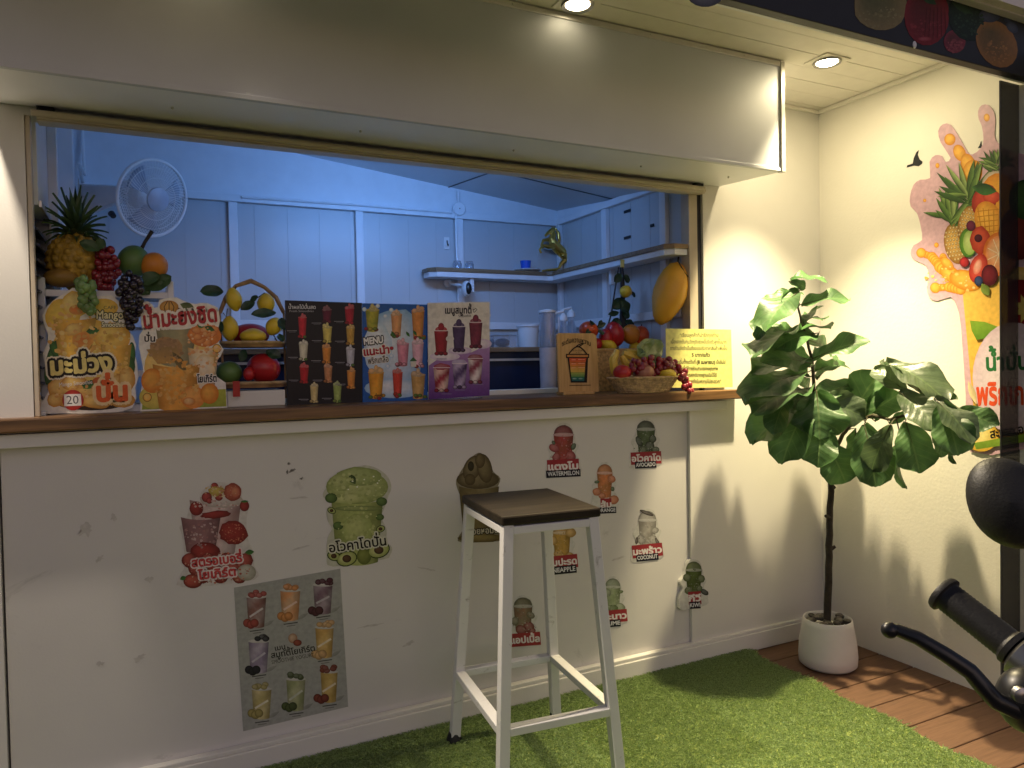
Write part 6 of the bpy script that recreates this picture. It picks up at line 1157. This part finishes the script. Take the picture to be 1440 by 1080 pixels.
# ================================================================ SCOOTER HANDLEBAR AT THE RIGHT EDGE
D_ = lambda px, py, dep: Vector(CAM + (AX @ np.array([px - 720, py - 540, FOC])) / FOC * dep)
A, B = D_(1322, 831, .90), D_(1428, 914, .83); cbar = D_(1640, 1075, .74)
t = thing('scooter', 'dark scooter handlebar with grip, brake lever and round mirror at the right edge', 'scooter', Vector((cbar.x, cbar.y, -.002)))
ax_ = (B - A).normalized()
gm = MB(); prof = [(.012, 0), (.021, .001), (.0225, .004), (.0225, .008), (.0185, .0095)]
L_ = (B - A).length; k = 0.012
while k < L_ - .01: prof += [(.0178, k), (.0184, k + .002)]; k += .0045
prof += [(.021, L_ - .006), (.021, L_), (.012, L_)]
gr_ = obj('grip', MB().lathe(prof, A, 28, ax_), M['gripm'], t, smooth=True, ang=35)
obj('bar_end', MB().lathe([(.001, -.002), (.010, -.002), (.012, .0005)], A, 18, ax_), M['gloss'], gr_, smooth=True)
obj('handlebar', MB().tube([B - ax_ * .01, B + ax_ * .1, cbar, cbar + Vector((.18, -.02, .02)), cbar + Vector((.42, .02, .0))], .0115, 14), M['gloss'], t, smooth=True)
obj('switch_housing', MB().lathe([(.018, .001), (.026, .006), (.029, .03), (.028, .055), (.02, .062)], B, 26, ax_), M['chrome'], t, smooth=True)
lv_ = [(1251, 886, .80), (1262, 886, .80), (1290, 897, .79), (1330, 921, .78), (1364, 944, .775), (1382, 965, .77), (1400, 985, .765), (1432, 1000, .765), (1470, 1012, .765)]
lp = [D_(*q) for q in lv_]; obj('brake_lever', MB().tube(densify(lp, 3), [.0062 - .001 * 0 + (.003 * min(1, i / 14.0)) for i in range(len(lp) * 3 - 2)], 12), M['gloss'], t, smooth=True)
obj('lever_ball', MB().ell(lp[0], .0088, n=16), M['gloss'], t, smooth=True)
pv = D_(1445, 985, .775); obj('lever_perch', MB().ell(pv, .028, .03, .034, n=18), M['gloss'], t, smooth=True); obj('pivot_bolt', MB().lathe([(.008, 0), (.008, .006), (.004, .008), (.001, .008)], D_(1432, 975, .742), 12, (D_(720, 540, -1) - D_(720, 540, 0)).normalized()), M['chrome'], t, smooth=True)
mc = D_(1421, 706, .93); nrm = (Vector(CAM) - mc).normalized(); dm = .93 / FOC
ev = Vector((0, 0, 1)); e1 = (ev - nrm * ev.dot(nrm)).normalized(); e2 = e1.cross(nrm)
long_ = (e1 * .86 - e2 * .5 * -1).normalized() if False else (e1 * .87 + (-e2 if e2.x > 0 else e2) * .50).normalized(); sh = long_.cross(nrm)
mb = MB(); n_ = 40; rings = ((1.0, -.004), (.98, .010), (.85, .020), (.5, .030), (.001, .033)); vs = []
for q, z_ in rings:
    for j in range(n_): a_ = 2 * math.pi * j / n_; vs.append(mc + long_ * (66 * dm * q * math.cos(a_)) + sh * (53 * dm * q * math.sin(a_) * (1 - .10 * math.cos(a_))) + nrm * z_)
mb.add(vs, [(i * n_ + j, i * n_ + (j + 1) % n_, (i + 1) * n_ + (j + 1) % n_, (i + 1) * n_ + j) for i in range(len(rings) - 1) for j in range(n_)] + [tuple(range(n_))])
obj('mirror', mb, M['gripm'], t, smooth=True, ang=60)
obj('mirror_stem', MB().tube([mc + Vector((.045, 0, -.05)), mc + Vector((.09, -.03, -.12)), cbar + Vector((.0, .03, .12)), cbar + Vector((-.02, .01, .01))], .006, 10), M['gloss'], t, smooth=True)
hc = cbar + Vector((.2, -.01, .0)); fwh = Vector((-.05, .24, 0))
obj('head_cowl', MB().ell(hc + Vector((0, .02, -.03)), .13, .12, .09, n=20), M['gloss'], t, smooth=True)
obj('fork', MB().tube([hc + Vector((0, 0, -.06)), hc + Vector((.0, .10, -.35)), Vector((hc.x, hc.y + .17, .18))], .022, 12), M['gloss'], t, smooth=True)
wc = Vector((hc.x, hc.y + .17, .20)); wh = obj('front_wheel', MB().lathe([(.12, -.03), (.13, -.035), (.13, .035), (.12, .03)], wc, 36, (1, 0, 0)), M['chrome'], t, smooth=True)
obj('tyre', MB().tube([wc + Vector((0, math.cos(a_), math.sin(a_))) * .165 for a_ in np.linspace(0, 2 * math.pi, 40, endpoint=False)], .038, 12, closed=True), M['rubber'], wh, smooth=True)
obj('front_shield', MB().add([hc + Vector(v) for v in ((-.16, -.06, -.08), (.16, -.06, -.08), (.18, -.10, -.50), (-.18, -.10, -.50), (-.16, -.03, -.08), (.16, -.03, -.08), (.18, -.06, -.50), (-.18, -.06, -.50))], [(0, 1, 2, 3), (7, 6, 5, 4), (0, 4, 5, 1), (1, 5, 6, 2), (2, 6, 7, 3), (3, 7, 4, 0)]), M['gloss'], t, bevel=.012)
obj('brake_cable', MB().tube(densify([pv + Vector((.01, .0, .0)), pv + Vector((.05, -.03, .07)), cbar + Vector((.02, .05, .05)), hc], 5), .0035, 8), M['rubber'], t, smooth=True)
obj('throttle_cable', MB().tube(densify([B + ax_ * .05 + Vector((0, 0, -.02)), B + ax_ * .09 + Vector((0, .03, -.07)), cbar + Vector((.0, .06, -.05)), hc + Vector((0, 0, -.05))], 5), .0035, 8), M['rubber'], t, smooth=True)
sw = B + ax_ * .028 + Vector((-.012, -.012, .024)); obj('switch_button', MB().ell(sw, .007, .005, .005, n=12), M['red'], t, smooth=True)
